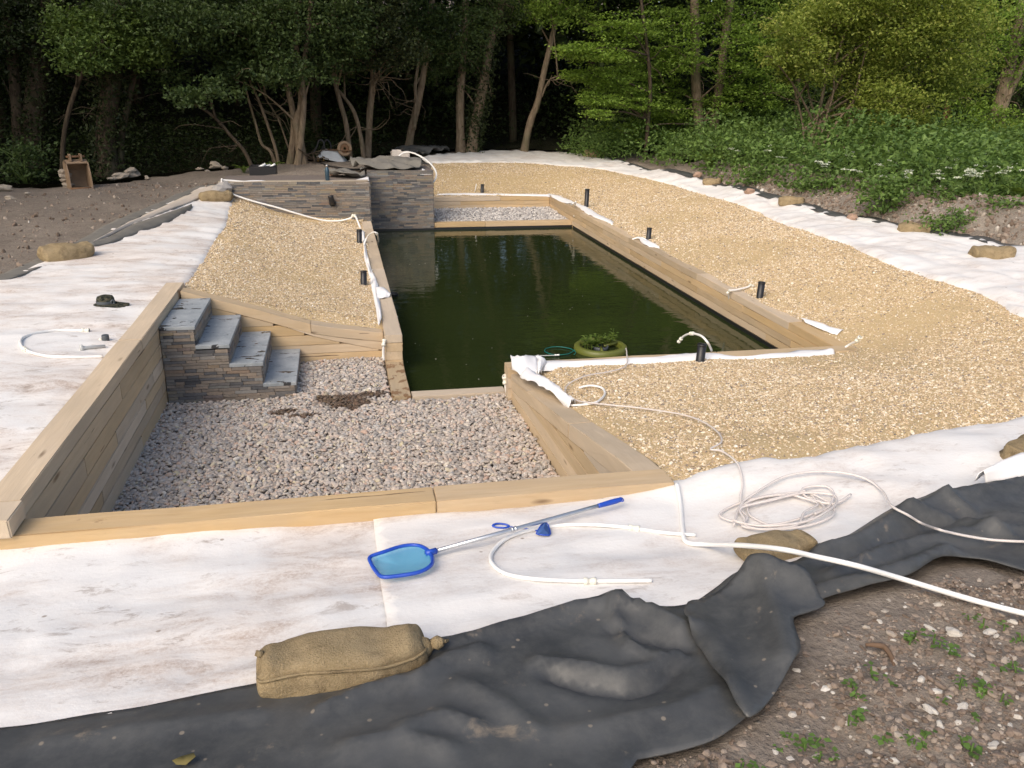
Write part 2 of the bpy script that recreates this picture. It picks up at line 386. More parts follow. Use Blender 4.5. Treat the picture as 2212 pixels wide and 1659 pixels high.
def m_stones(name, stops, rough=.75, wet=False, spec=.3):
    g = G(name); oi = g.n('ObjectInfo').outputs['Random']
    c = g.ramp(oi, stops); v = g.coord('Object'); n = g.noise(v, 2.5, 4, .6)
    hs = g.n('HueSaturation'); g.set(hs, 'Color', c); g.set(hs, 'Value', g.math('ADD', g.math('MULTIPLY', n, .5), .75)); c = hs.outputs[0]
    if wet:
        at = g.n('Attribute', _attribute_type='INSTANCER', _attribute_name='wet').outputs['Fac']
        c = g.mix(at, c, g.mix(1.0, c, (.26, .21, .17), 'MULTIPLY'))
        rough = g.math('SUBTRACT', rough, g.math('MULTIPLY', at, .5))
    return g.fin(c, rough, spec)
GRAVEL = m_stones('flint_gravel', [(0, (.20, .175, .155)), (.08, (.31, .255, .205)), (.18, (.43, .32, .205)), (.38, (.55, .42, .27)), (.62, (.63, .50, .335)), (.82, (.72, .61, .44)), (.94, (.80, .73, .59)), (1, (.84, .80, .72))], .85, spec=.12)
PEBBLE = m_stones('beach_pebbles', [(0, (0.258, 0.239, 0.223)), (.18, (0.353, 0.315, 0.279)), (.36, (0.447, 0.391, 0.340)), (.52, (0.494, 0.420, 0.365)), (.64, (0.413, 0.399, 0.377)), (.76, (0.525, 0.458, 0.389)), (.86, (0.456, 0.328, 0.259)), (.92, (0.576, 0.521, 0.462)), (.96, (0.499, 0.437, 0.292)), (1, (0.654, 0.613, 0.567))], .62, True)
SHELFP = m_stones('shelf_pebbles', [(0, (.24, .23, .22)), (.3, (.40, .375, .355)), (.6, (.52, .48, .45)), (1, (.70, .67, .63))])
CLOD = m_stones('soil_clods', [(0, (.14, .105, .08)), (.4, (.215, .165, .13)), (.75, (.275, .22, .175)), (.91, (.33, .275, .225)), (.97, (.42, .37, .31)), (1, (.60, .57, .52))], .9, spec=.1)

def m_slate():
    g = G('split_slate'); oi = g.n('ObjectInfo').outputs['Random']; isl = g.n('NewGeometry').outputs['Random Per Island']
    r = g.math('FRACT', g.math('ADD', oi, isl)); P = g.n('NewGeometry').outputs['Position']
    c = g.ramp(r, [(0, (0.078, 0.079, 0.084)), (.16, (0.138, 0.138, 0.142)), (.30, (0.198, 0.174, 0.150)), (.46, (0.258, 0.210, 0.168)), (.60, (0.186, 0.186, 0.174)), (.72, (0.288, 0.228, 0.174)), (.84, (0.240, 0.240, 0.234)), (.92, (0.27, 0.22, 0.145)), (.97, (0.225, 0.165, 0.13)), (1, (0.144, 0.144, 0.156))])
    n = g.noise(P, 28, 5, .65, .4); hs = g.n('HueSaturation'); g.set(hs, 'Color', c); g.set(hs, 'Value', g.math('ADD', g.math('MULTIPLY', n, .8), .62))
    g.bump(n, .6, .008); return g.fin(hs.outputs[0], .62, .35)
SLATE = m_slate()
def m_tread():
    g = G('blue_slate_tread'); v = g.coord('Object', (1, 1, 1), 13.0)
    n = g.noise(v, 5, 6, .6, .3); n2 = g.noise(v, 34, 5, .6)
    c = g.mix(g.ramp(n, [(.3, 0.0), (.7, 1.0)]), (.235, .265, .285), (.39, .415, .43)); c = g.mix(g.ramp(n2, [(.55, 0.0), (.72, .6)]), c, (.52, .54, .55))
    wt = g.ramp(g.noise(g.coord('Object', (1.2, 2.6, 1), 29.0), 3.0, 5, .6, .6), [(.585, 0.0), (.60, 1.0)])
    c = g.mix(wt, c, (.055, .055, .058)); g.bump(n2, .2, .004)
    return g.fin(c, g.math('SUBTRACT', .62, g.math('MULTIPLY', wt, .4)), .4)
TREAD = m_tread()

def m_water():
    g = G('murky_green_water'); P = g.n('NewGeometry').outputs['Position']
    mp = g.n('Mapping'); g.set(mp, 'Vector', P); mp.inputs['Scale'].default_value = (1.0, 1.7, 1)
    n = g.noise(mp.outputs[0], 2.6, 3, .5, .6); n2 = g.noise(mp.outputs[0], 11, 2, .5)
    c = g.mix(g.noise(P, .5, 4), (.016, .024, .007), (.027, .037, .011))
    g.bump(g.math('ADD', n, g.math('MULTIPLY', n2, .14)), .2, .02)
    m = g.fin(c, .03, .5); g.b.inputs['IOR'].default_value = 1.33; return m
WATER = m_water()

def m_leaf(name, c1, c2, trans=.35, yellow=None):
    g = G(name); isl = g.n('NewGeometry').outputs['Random Per Island']
    c = g.ramp(isl, [(0, c1), (.75, c2), (1, yellow or tuple(q * 1.25 for q in c2))])
    g.fin(c, .5, .3); tr = g.n('BsdfTranslucent'); g.set(tr, 'Color', g.mix(1.0, c, (1.0, 1.0, .55), 'MULTIPLY'))
    mx = g.n('MixShader'); mx.inputs[0].default_value = trans; g.t.links.new(g.b.outputs[0], mx.inputs[1]); g.t.links.new(tr.outputs[0], mx.inputs[2]); g.t.links.new(mx.outputs[0], g.out.inputs[0])
    return g.m
L_ALDER = m_leaf('alder_leaf', (.036, .062, .020), (.075, .115, .034))
L_ALDB = m_leaf('alder_leaf_lit', (.07, .115, .028), (.15, .22, .055))  # lighter copy of the alder leaf: the lit clump's light is in the colour
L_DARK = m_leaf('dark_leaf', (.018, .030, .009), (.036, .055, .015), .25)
L_IVY = m_leaf('ivy_leaf', (.022, .034, .012), (.050, .066, .022), .2)
L_HORN = m_leaf('hornbeam_leaf', (.125, .205, .034), (.26, .385, .068), .45)  # leaf colour raised to stand in for sun on the right-hand trees
L_HAZEL = m_leaf('hazel_leaf', (.15, .20, .034), (.30, .37, .07), .45, (.42, .44, .11))  # hazel brightened as well, sunlight put into its leaf colour
L_HERB = m_leaf('herb_leaf', (.075, .140, .034), (.155, .245, .060), .35)
L_WEED = m_leaf('weed_leaf', (.07, .13, .03), (.14, .24, .055), .35)
L_FERN = m_leaf('fern_frond', (.10, .17, .028), (.18, .25, .05), .4)
L_RED = m_leaf('dry_leaf', (.13, .06, .03), (.22, .11, .05), .3)
def m_bark(name, c1, c2):
    g = G(name); v = g.coord('Object', (5, 5, 1.2)); n = g.noise(v, 3, 6, .65, .5)
    c = g.mix(g.ramp(n, [(.3, 0.0), (.7, 1.0)]), c1, c2); c = g.mix(g.ramp(g.noise(g.coord('Object'), 1.7, 4), [(.5, 0.0), (.7, .5)]), c, (.10, .11, .06))
    g.bump(n, .8, .04); return g.fin(c, .9, .1)
BARK = m_bark('pale_bark', (.13, .095, .062), (.30, .235, .165)); BARKD = m_bark('dark_bark', (.045, .034, .024), (.11, .085, .06)); BARKR = m_bark('red_bark', (.11, .055, .03), (.22, .12, .07))
WPIPE = plain('white_plastic_pipe', (.84, .83, .80), .35, .5, var=.04, bump=.02); WFIT = plain('cream_pipe_fitting', (.80, .77, .66), .35, .5, var=.06, bump=.02)
BPLAS = plain('black_plastic', (.016, .016, .018), .4, .5, var=.3, bump=.05); GPLAS = plain('grey_plastic', (.07, .08, .09), .5, .4, var=.15, bump=.05); LGREY = plain('light_grey_plastic', (.50, .51, .50), .45, .4, var=.06, bump=.03)
BLUE = plain('blue_plastic', (.018, .075, .46), .35, .5, var=.12, bump=.02); TEAL = plain('teal_plastic', (.01, .17, .15), .4, .5, var=.15, bump=.02)
ALU = plain('brushed_aluminium', (.62, .64, .66), .32, .5, .85, var=.08, scale=30, bump=.03); GALV = plain('galvanised_steel', (.62, .64, .64), .42, .5, .3, var=.2, scale=9, bump=.1)
RUST = plain('rusty_steel', (.20, .115, .065), .85, .2, .2, var=.4, scale=10, bump=.5); RUSTB = plain('muddy_bucket_steel', (.29, .205, .135), .85, .2, .1, var=.35, scale=6, bump=.5); REDP = plain('red_paint', (.40, .06, .035), .5, .4, var=.3)
RING = plain('olive_float_plastic', (.125, .14, .026), .4, .45, var=.12, scale=5, bump=.05)
BRICK = plain('broken_brick', (.40, .27, .20), .9, .15, var=.3, scale=12, bump=.6); FLINT = plain('pale_flint', (.56, .52, .46), .7, .3, var=.35, scale=9, bump=.5); ROCK = plain('chalky_rock', (.36, .31, .25), .9, .15, var=.35, scale=6, bump=.8)
BOTTLE = plain('slate_blue_bottle', (.045, .085, .12), .3, .5, .3, var=.15, bump=.02); STEEL = plain('steel_cap', (.6, .6, .6), .3, .5, .9, var=.1, bump=.02)
GREYF = plain('grey_geotextile', (.185, .175, .155), .95, .1, var=.35, scale=3, bump=.4); DUSTF = plain('soiled_fleece', (.56, .49, .41), .95, .1, var=.2, scale=3, bump=.4)
UMBEL = plain('white_umbel', (.56, .60, .47), .8, .1, var=.1, bump=0); DEAD = plain('dead_leaf', (.17, .14, .05), .7, .2, var=.3); STEMG = plain('green_stem', (.09, .14, .035), .6, .3, var=.2, bump=0); ROOT = plain('brown_root', (.16, .105, .07), .9, .1, var=.3, bump=.3)
def m_hess():
    g = G('hessian'); v = g.coord('Object'); n = g.noise(v, 3.2, 6, .65, .4)
    c = g.mix(g.ramp(n, [(.3, 0.0), (.7, 1.0)]), (.24, .18, .095), (.40, .31, .185)); c = g.mix(g.ramp(g.noise(v, 9, 6, .7), [(.48, 0.0), (.68, .7)]), c, (.17, .125, .07))
    wv = g.noise(v, 150, 3, .7); c = g.mix(g.ramp(wv, [(.4, 0.0), (.65, .4)]), c, (.50, .40, .26)); dk = g.noise(v, 5, 6, .7, .6); c = g.mix(g.ramp(dk, [(.52, 0.0), (.66, .6)]), c, (.13, .095, .055))
    g.bump(g.math('ADD', wv, g.noise(v, 14, 5, .7)), .8, .012); return g.fin(c, .95, .08)
HESS = m_hess()
def m_net():
    g = G('blue_netting'); g.fin((.10, .40, .62), .5, .3); tr = g.n('BsdfTransparent'); tr.inputs[0].default_value = (.75, .92, 1, 1); mx = g.n('MixShader'); mx.inputs[0].default_value = .42
    g.t.links.new(g.b.outputs[0], mx.inputs[1]); g.t.links.new(tr.outputs[0], mx.inputs[2]); g.t.links.new(mx.outputs[0], g.out.inputs[0]); return g.m
NET = m_net()
def m_hose():
    g = G('clear_hose'); g.fin((.80, .74, .70), .22, .5); tr = g.n('BsdfTransparent'); mx = g.n('MixShader'); mx.inputs[0].default_value = .30
    g.t.links.new(g.b.outputs[0], mx.inputs[1]); g.t.links.new(tr.outputs[0], mx.inputs[2]); g.t.links.new(mx.outputs[0], g.out.inputs[0]); return g.m
HOSE = m_hose()
def m_camo():
    g = G('camouflage_cloth'); v = g.coord('Object'); n = g.noise(v, 32, 4, .6, .5)
    return g.fin(g.ramp(n, [(.36, (.012, .013, .012)), (.44, (.05, .055, .04)), (.52, (.10, .085, .06)), (.58, (.03, .04, .03)), (.66, (.14, .12, .09))], 'CONSTANT'), .9, .1)
CAMO = m_camo()

# ------------------------------------------------------------------ scatter of stones (uncountable: one object each)
def scatter(name, P, S, Rt, m, sub=1, smooth=False, wet=None, kind='stuff', parent=None):
    me = bpy.data.meshes.new(name); n = len(P); me.vertices.add(n); me.vertices.foreach_set('co', np.asarray(P, np.float32).ravel())
    for nm, A in (('scl', S), ('rot', Rt)):
        at = me.attributes.new(nm, 'FLOAT_VECTOR', 'POINT'); at.data.foreach_set('vector', np.asarray(A, np.float32).ravel())
    at = me.attributes.new('wet', 'FLOAT', 'POINT'); at.data.foreach_set('value', np.asarray(wet if wet is not None else np.zeros(n), np.float32))
    o = link(name, me, m, parent); t = bpy.data.node_groups.new(name + '_nodes', 'GeometryNodeTree')
    t.interface.new_socket('Geometry', in_out='INPUT', socket_type='NodeSocketGeometry'); t.interface.new_socket('Geometry', in_out='OUTPUT', socket_type='NodeSocketGeometry')
    N = t.nodes.new; gi, go = N('NodeGroupInput'), N('NodeGroupOutput'); ip = N('GeometryNodeInstanceOnPoints'); ic = N('GeometryNodeMeshIcoSphere'); ic.inputs['Radius'].default_value = 1.0; ic.inputs['Subdivisions'].default_value = sub
    sm = N('GeometryNodeSetMaterial'); sm.inputs['Material'].default_value = m; ss = N('GeometryNodeSetShadeSmooth'); ss.inputs['Shade Smooth'].default_value = smooth
    a1, a2 = N('GeometryNodeInputNamedAttribute'), N('GeometryNodeInputNamedAttribute'); er = N('FunctionNodeEulerToRotation')
    for a, nm in ((a1, 'scl'), (a2, 'rot')): a.data_type = 'FLOAT_VECTOR'; a.inputs['Name'].default_value = nm
    L = t.links.new; L(gi.outputs[0], ip.inputs['Points']); L(ic.outputs['Mesh'], ss.inputs['Geometry']); L(ss.outputs[0], sm.inputs['Geometry']); L(sm.outputs[0], ip.inputs['Instance'])
    L(a1.outputs['Attribute'], ip.inputs['Scale']); L(a2.outputs['Attribute'], er.inputs[0]); L(er.outputs[0], ip.inputs['Rotation']); L(ip.outputs[0], go.inputs[0])
    md = o.modifiers.new('scatter', 'NODES'); md.node_group = t
    if kind: o['kind'] = kind
    return o
def scatter_pts(poly, dens):
    P = np.array([p[:2] for p in poly]); lo, hi = P.min(0), P.max(0); n = int((hi[0] - lo[0]) * (hi[1] - lo[1]) * dens)
    X = rng.uniform(lo[0], hi[0], n); Y = rng.uniform(lo[1], hi[1], n); k = inpoly(X, Y, P); return X[k], Y[k]

# ------------------------------------------------------------------ plan lines
XR, XL, YS, YN, HR = 5.20, 0.603, 18.655, 7.878, 0.4275         # pool inner faces and wall top
HOLE = [(-1.85, 4.33), (1.74, 4.33), (1.66, 7.78), (5.30, 7.78), (5.30, 20.92), (2.1, 20.92), (2.1, 18.78), (.5, 18.78), (.5, 9.38), (-1.85, 9.38)]
g_far = [(935, 353), (1000, 352), (1080, 352), (1160, 355), (1240, 361), (1330, 372), (1400, 388), (1480, 408), (1560, 432), (1640, 460), (1740, 498), (1830, 530), (1880, 552), (1960, 588), (2040, 612), (2100, 630), (2160, 655), (2212, 685)]
g_near = [(2212, 908), (2100, 925), (2000, 945), (1900, 965), (1800, 985), (1700, 1000), (1640, 996), (1590, 1008), (1530, 1025), (1468, 1046)]
GOUT = [tuple(p[:2]) for p in hits(g_far)] + [(6.95, 6.75), (6.75, 6.1), (6.0, 5.35)] + [tuple(p[:2]) for p in hits(g_near)]
GOUT = [tuple(p) for p in smooth_line(GOUT, 3)]
GRAV_R = GOUT + [(1.90, 4.30), (1.84, 5.5), (1.72, 7.72), (5.33, 7.72), (5.33, 21.0), (2.08, 21.0)]
GL = [tuple(p[:2]) for p in hits([(402, 613), (415, 598), (430, 577), (450, 547), (470, 512), (488, 488), (493, 460), (500, 441)])]
GRAV_L = [(.44, 9.47), (.44, 17.32), (-2.0, 17.32)] + [tuple(p) for p in smooth_line(GL[::-1], 3)] + [(-1.72, 9.47)]
F_OUT = [tuple(p[:2]) for p in hits([(905, 347), (985, 333), (1060, 327), (1150, 328), (1230, 331), (1300, 341), (1350, 353), (1426, 371), (1519, 392), (1568, 405), (1636, 421), (1682, 435), (1735, 449), (1781, 462), (1828, 474), (1877, 478), (1952, 497), (2009, 504), (2066, 515), (2115, 521), (2158, 535), (2212, 541)])]
LN = [(0, 1590), (80, 1580), (200, 1558), (300, 1545), (420, 1520), (520, 1500), (640, 1482), (760, 1467), (900, 1430), (1000, 1410), (1080, 1385), (1150, 1365), (1240, 1335), (1340, 1318), (1420, 1328), (1490, 1320), (1540, 1290), (1600, 1250), (1700, 1235), (1760, 1212), (1830, 1180), (1890, 1140), (1960, 1105), (2030, 1090), (2100, 1075), (2212, 1050)]
LNX = [tuple(p[:2]) for p in hits(LN)]
SO = [(2212, 1252), (2180, 1242), (2110, 1224), (2030, 1228), (1960, 1264), (1860, 1292), (1780, 1312), (1712, 1340), (1722, 1420), (1690, 1470), (1640, 1540), (1560, 1610), (1480, 1640), (1375, 1662)]
SOX = [tuple(p[:2]) for p in hits(SO)]
FL_L = [tuple(p[:2]) for p in hits([(475, 402), (440, 405), (392, 427), (347, 448), (299, 469), (250, 493), (191, 528), (104, 566), (83, 576), (40, 595), (0, 610)])]

# ------------------------------------------------------------------ ground
SHEETS = F_OUT + [(9.9, 8.4), (9.0, 6.2), (7.4, 4.6), (5.2, 3.9)] + LNX[::-1] + [(-2.0, 2.65), (-3.3, 3.2), (-3.9, 5.0), (-3.95, 8.0)] + FL_L[::-1] + [(-2.2, 18.2), (1.0, 20.0), (2.2, 21.5), (2.6, 25.0)]
LINREG = LNX + SOX + [(.4, 1.6), (-2.2, 1.5), (-2.4, 2.6)]
wf = hits([(-250, 440), (-100, 415), (0, 402), (130, 404), (230, 396), (330, 381), (430, 371), (560, 360), (640, 350), (700, 350), (860, 331), (1000, 324), (1140, 324), (1230, 329)])
WF = [tuple(p[:2]) for p in wf] + [(9.6, 27.0), (10.3, 22), (10.9, 17), (11.6, 13.4), (12.6, 10.5), (16, 9), (34, 12), (34, 46), (-26, 46), (-26, 14)]
def ground():
    def grid(x0, x1, y0, y1, s):
        X, Y = np.meshgrid(np.arange(x0, x1, s), np.arange(y0, y1, s)); X = X.ravel(); Y = Y.ravel()
        return X + rng.uniform(-.3, .3, X.size) * s, Y + rng.uniform(-.3, .3, X.size) * s
    fx, fy = grid(.7, 4.2, 1.3, 3.3, .035); mx, my = grid(-12, 14, -3, 32, .28); gx, gy = grid(-150, 150, -80, 160, 6.0); hx, hy = grid(-26, 34, -6, 46, 1.2)
    k = ~((mx > .7) & (mx < 4.2) & (my > 1.3) & (my < 3.3)); mx, my = mx[k], my[k]
    k = ~((hx > -12) & (hx < 14) & (hy > -3) & (hy < 32)); hx, hy = hx[k], hy[k]
    k = ~((gx > -26) & (gx < 34) & (gy > -6) & (gy < 46)); gx, gy = gx[k], gy[k]
    X = np.concatenate([fx, mx, hx, gx]); Y = np.concatenate([fy, my, hy, gy])
    k = ~inpoly(X, Y, HOLE); X, Y = X[k], Y[k]
    hb = []
    for a, b in zip(HOLE, HOLE[1:] + HOLE[:1]):
        n = max(1, int(math.hypot(b[0] - a[0], b[1] - a[1]) / .25)); hb += [(a[0] + (b[0] - a[0]) * t / n, a[1] + (b[1] - a[1]) * t / n) for t in range(n)]
    nb = len(hb); co = [Vector(q) for q in hb] + [Vector((a, b)) for a, b in zip(X, Y)]
    r = delaunay_2d_cdt(co, [(i, (i + 1) % nb) for i in range(nb)], [], 0, 1e-6)
    P = np.array([(p.x, p.y) for p in r[0]]); Fc = np.array([f for f in r[2] if len(f) == 3]); cen = P[Fc].mean(1); Fc = Fc[~inpoly(cen[:, 0], cen[:, 1], HOLE)]
    x, y = P[:, 0], P[:, 1]; z = H(x, y)
    sh = inpoly(x, y, SHEETS) | inpoly(x, y, LINREG)
    nz = .05 * fbm(x * 1.1, y * 1.1, 3) + .05 * fbm(x * 5, y * 5, 5)
    near = (x > .7) & (x < 4.2) & (y > 1.3) & (y < 3.3); nz = np.where(near, nz + .022 * fbm(x * 16, y * 16, 9, 3), nz)
    mound = np.clip(1 - np.abs(x - 10.2) / 1.6, 0, 1) * ((y > 8) & (y < 24)); nz = nz + mound * .25 * fbm(x * 2.2, y * 2.2, 21, 4)
    ds = np.minimum(polydist(x, y, SHEETS + SHEETS[:1]), 9); dl = polydist(x, y, LINREG + LINREG[:1]); ed = np.where(inpoly(x, y, SHEETS), np.where(inpoly(x, y, LINREG), np.maximum(ds, dl), ds), dl)
    z = np.where(sh, z - .004 - .07 * np.clip(ed / .4, 0, 1), z + np.clip(ed / .3, 0.1, 1) * nz)
    dw = polydist(x, y, WF + WF[:1]); z = np.where(inpoly(x, y, WF), z - np.clip(dw / 1.0, 0, 1) * np.where(x < 9, 1.5, .5), z)
    d = polydist(x, y, HOLE + HOLE[:1]); z = np.where(d < .05, np.minimum(z, .25), z)
    o = link('ground', fastmesh('ground', np.column_stack([P, z]), Fc), SOIL); o['kind'] = 'structure'
ground()

# water, beds
def sheet(name, poly, z, m, kind='structure'):
    bm = bmesh.new(); bm.faces.new([bm.verts.new((a, b, z)) for a, b in poly]); o = bm_link(name, bm, m); o['kind'] = kind; return o
sheet('water', [(.55, 8.05), (1.6, 8.05), (1.6, 7.83), (5.3, 7.83), (5.3, 18.72), (.55, 18.72)], 0.0, WATER)
sheet('beach_bed', [(-1.85, 4.33), (1.74, 4.33), (1.66, 7.9), (.55, 7.9), (.55, 9.38), (-1.85, 9.38)], .045, plain('grit_bed', (.20, .17, .15), .95, .1, var=.3, scale=30, bump=.5))
sheet('shelf_bed', [(2.0, 18.7), (5.3, 18.7), (5.3, 20.92), (2.0, 20.92)], .085, bpy.data.materials['grit_bed'])

# gravel banks, kept below the tops of the two sloping wing walls
YWL = 9.32
k = 650 / 2157 / 1.82278
wl_top = [aty(600 / 1.82278 + a * k, 1100 / 1.82278 + b * k, YWL) for a, b in ((390, 155), (765, 252), (1145, 345), (1460, 428), (1800, 520), (2157, 612))]
wl_top = [(p[0], p[2]) for p in wl_top] + [(.405, .365)]
A = Vector((1.57, 7.845)); B = Vector((1.685, 4.43)); dB = (B - A).normalized(); LW = (B - A).length
nrm = np.array([dB.y, -dB.x])
def onwing(u, v):
    d = ray(u, v); k = ((A.x - CAM[0]) * nrm[0] + (A.y - CAM[1]) * nrm[1]) / (d[0] * nrm[0] + d[1] * nrm[1]); p = CAM + d * k
    return ((p[0] - A.x) * dB.x + (p[1] - A.y) * dB.y, p[2])
z5 = lambda a, b: ((1950 + a * .3617) / 1.82278, (1400 + b * .3617) / 1.82278)
wt = [(0, .36)] + [onwing(*z5(a, b)) for a, b in ((250, 290), (345, 395), (560, 560), (800, 745), (1000, 880), (1200, 1020))] + [(LW, .8375)]
wt = [(s, min(z, .838)) for s, z in wt]; ws = np.linspace(0, LW, 30)
wtop = lambda s: float(np.interp(s, [q[0] for q in wt], [q[1] for q in wt]))
sm = np.array([wtop(s) for s in ws]); sm = np.convolve(np.r_[sm[:1], sm[:1], sm, sm[-1:], sm[-1:]], np.ones(5) / 5, 'valid'); wtop = lambda s: float(np.interp(s, ws, sm))
WL_Z = ([p[0] for p in wl_top], [p[1] for p in wl_top]); WR_Z = ([A.y + dB.y * q for q in ws[::-1]], list(sm[::-1]))
def gz(x, y, edge):
    z = gz0(x, y, edge)
    z = np.where((x < .45) & (y > 9), np.minimum(z, np.interp(x, *WL_Z) - .012 + np.clip(y - 9.5, 0, 9) * .35), z)
    wxo = 1.57 + (7.85 - y) * .0336 + .19
    return np.where((x > .5) & (y < 7.85) & (x < 3), np.minimum(z, np.interp(y, *WR_Z) - .012 + np.clip(x - wxo, 0, 9) * .30), z)
def gz0(x, y, edge):
    d = polydist(x, y, edge); return H(x, y) + .010 + .026 * np.clip(d / .25, 0, 1) + .022 * fbm(x * 1.3, y * 1.3, 31) + .012 * fbm(x * 6, y * 6, 37)
sr = region('gravel_bank', GRAV_R, .11, lambda x, y: gz(x, y, GOUT), SAND)
tag(sr, 'wide sandy gravel bank sloping along the right and far sides of the pool', 'gravel', kind='structure')
sl = region('gravel_bank', GRAV_L, .10, lambda x, y: gz(x, y, GL), SAND)
tag(sl, 'small sandy gravel bank between stone wall and steps', 'gravel', kind='structure')
def gravel(name, poly, edge, dn, df, ysplit):
    x, y = scatter_pts(poly, dn); d = np.hypot(x, y); keep = rng.uniform(size=len(x)) < np.clip(np.where(d < ysplit, 1.0, (ysplit / d) ** 1.3), df, 1)
    patch = fbm(x * .75 + y * .2, y * .75, 41, 3); keep &= rng.uniform(size=len(x)) < np.clip((patch + .42) * 2.4, .30, 1.0)
    x, y = x[keep], y[keep]; d = d[keep]; n = len(x); s = rng.gamma(3.2, .0014, n) + .0025; s = np.clip(s, .0035, .018) * np.clip(d / 10, 1.0, 1.5)
    z = gz(x, y, edge) + s * .12
    S = np.column_stack([s * rng.uniform(.9, 1.5, n), s * rng.uniform(.65, 1.0, n), s * rng.uniform(.4, .7, n)]); Rt = np.column_stack([rng.normal(0, .45, n), rng.normal(0, .45, n), rng.uniform(0, 6.28, n)])
    return scatter(name, np.column_stack([x, y, z]), S, Rt, GRAVEL)
tag(gravel('gravel', GRAV_R, GOUT, 4600, .34, 8.5), 'loose pale flint gravel on the long bank right of the pool', 'gravel')
tag(gravel('gravel', GRAV_L, GL, 4400, .36, 9.5), 'loose pale flint gravel on the bank left of the pool', 'gravel')

# pebble beach
def pebbles():
    s = .0225; X, Y = np.meshgrid(np.arange(-1.76, 1.72, s), np.arange(4.40, 9.34, s)); X = X.ravel() + rng.uniform(-.5, .5, X.size) * s; Y = Y.ravel() + rng.uniform(-.5, .5, Y.size) * s
    wx = 1.57 + (7.85 - Y) * .035
    k = (X < wx - .01) & ~((Y > 8.14) & (X < -.56)) & ~((X > .385) & (Y > 7.98)) & ~((Y > 8.08) & (X > .385)) & ~((X > .40) & (Y > 7.86)) & (Y < 9.3)
    X, Y = X[k], Y[k]; n = len(X); r = np.clip(rng.gamma(9, .0015, n) + .0025, .009, .026)
    lump = .02 * fbm(X * 1.4, Y * 1.4, 51); z = .072 + lump + rng.uniform(-.008, .020, n) + np.clip((5.6 - Y) * .02, 0, .05)
    S = np.column_stack([r * rng.uniform(1.0, 1.45, n), r * rng.uniform(.8, 1.05, n), r * rng.uniform(.5, .78, n)]); Rt = np.column_stack([rng.normal(0, .35, n), rng.normal(0, .35, n), rng.uniform(0, 6.28, n)])
    wv = np.zeros(n)
    for (u, v, rx, ry) in ((745, 868, .28, .24), (700, 858, .10, .08), (612, 888, .15, .07), (655, 897, .16, .06), (800, 852, .16, .10)):
        c = atz(u, v, .09); q = np.hypot((X - c[0]) / rx, (Y - c[1]) / ry) + .6 * fbm(X * 7, Y * 7, 61); wv = np.maximum(wv, np.clip((1.05 - q) * 4, 0, 1))
    o = scatter('beach_pebbles', np.column_stack([X, Y, z]), S, Rt, PEBBLE, 2, True, wv)
    tag(o, 'rounded grey and pink pebbles filling the shallow beach inside the timber walls', 'pebbles')
    X, Y = scatter_pts([(2.05, 18.86), (5.19, 18.86), (5.19, 20.80), (2.05, 20.80)], 620); n = len(X); r = rng.uniform(.018, .04, n)
    o = scatter('shelf_pebbles', np.column_stack([X, Y, .105 + .05 * (Y - 18.86) / 2 + rng.uniform(0, .02, n)]), np.column_stack([r, r * .8, r * .6]), np.column_stack([rng.normal(0, .4, n), rng.normal(0, .4, n), rng.uniform(0, 6.28, n)]), SHELFP, 1, False)
    tag(o, 'pale pebbles on the planting shelf at the far end of the pool', 'pebbles')
pebbles()

# fleece underlay
def ltuck(x, y): return np.where(inpoly(x, y, LINREG), .09 * np.clip(polydist(x, y, LNX) / .12 - .15, 0, 1), 0)
def tuck(x, y, poly, edge): return np.where(inpoly(x, y, poly), .10 * np.clip(polydist(x, y, edge) / .10, 0, 1) + .006, 0)
def wr(x, y, s, a=.012): return a * fbm(x * 1.1 + .3 * y, y * 4.2, s, 3) + .5 * a * fbm(x * 6, y * 3, s + 5, 2) + 1.5 * a * (.35 - np.abs(fbm(x * .8 + y * .5, y * 3.0 - x * .4, s + 9, 2))) + .5 * a * (.3 - np.abs(fbm(x * 1.5 - y, y * 7 - x, s + 11, 1)))
seam = [tuple(p[:2]) for p in hits([(818, 1128), (826, 1190), (838, 1280), (850, 1345), (858, 1430)])]
inner_front = [(1.86, 4.26), (.9, 4.26)]
LSH = [(a, b - .22) for a, b in LNX]
FA = [(-2.9, 4.30), (-1.95, 4.28), (seam[0][0], 4.28)] + seam + [(a, b) for a, b in LSH if a < seam[-1][0]][::-1] + [(-1.9, 2.4), (-3.1, 3.2)]
fleece_a = lambda x, y: H(x, y) + .016 + wr(x, y, 71, .024) - ltuck(x, y)
o = region('fleece_sheet', FA, .045, fleece_a, FLEECE, thick=.004)
tag(o, 'mud-stained white fleece sheet in front of the beam, left of its seam', 'fleece sheet')
mid = (3.1, 4.43)
def lump(x, y): return .045 * np.clip(fbm(x * 1.8, y * 2.4, 83) + .1, -.3, 1) * np.clip((x - 1.9) / .6, 0, 1) * np.clip((9 - y) / 3, .35, 1)
gi2 = []
for (a, b) in GOUT:
    c = np.array([3.6, min(max(b, 7), 20.0)]); q = np.array([a, b]); dv = (c - q) / (np.linalg.norm(c - q) + 1e-6); gi2.append(tuple(q + dv * .28))
gi2 = [q for q in gi2 if q[0] > 2.6]
FB = [(seam[0][0] - .03, 4.28), (1.9, 4.28), (2.3, 4.62)] + gi2[::-1] + [(2.6, 24.6)] + F_OUT + [(9.9, 8.4), (9.0, 6.2), (7.4, 4.6), (5.2, 3.75)] + [(a, b) for a, b in LSH if a > seam[-1][0] - .05][::-1] + [(a - .03, b) for a, b in seam[::-1]]
fleece_b = lambda x, y: H(x, y) + .024 + wr(x, y, 71, .024) + lump(x, y) - ltuck(x, y) + np.where(y > 6, wr(y, x, 93, .03), 0) - tuck(x, y, GRAV_R, GOUT)
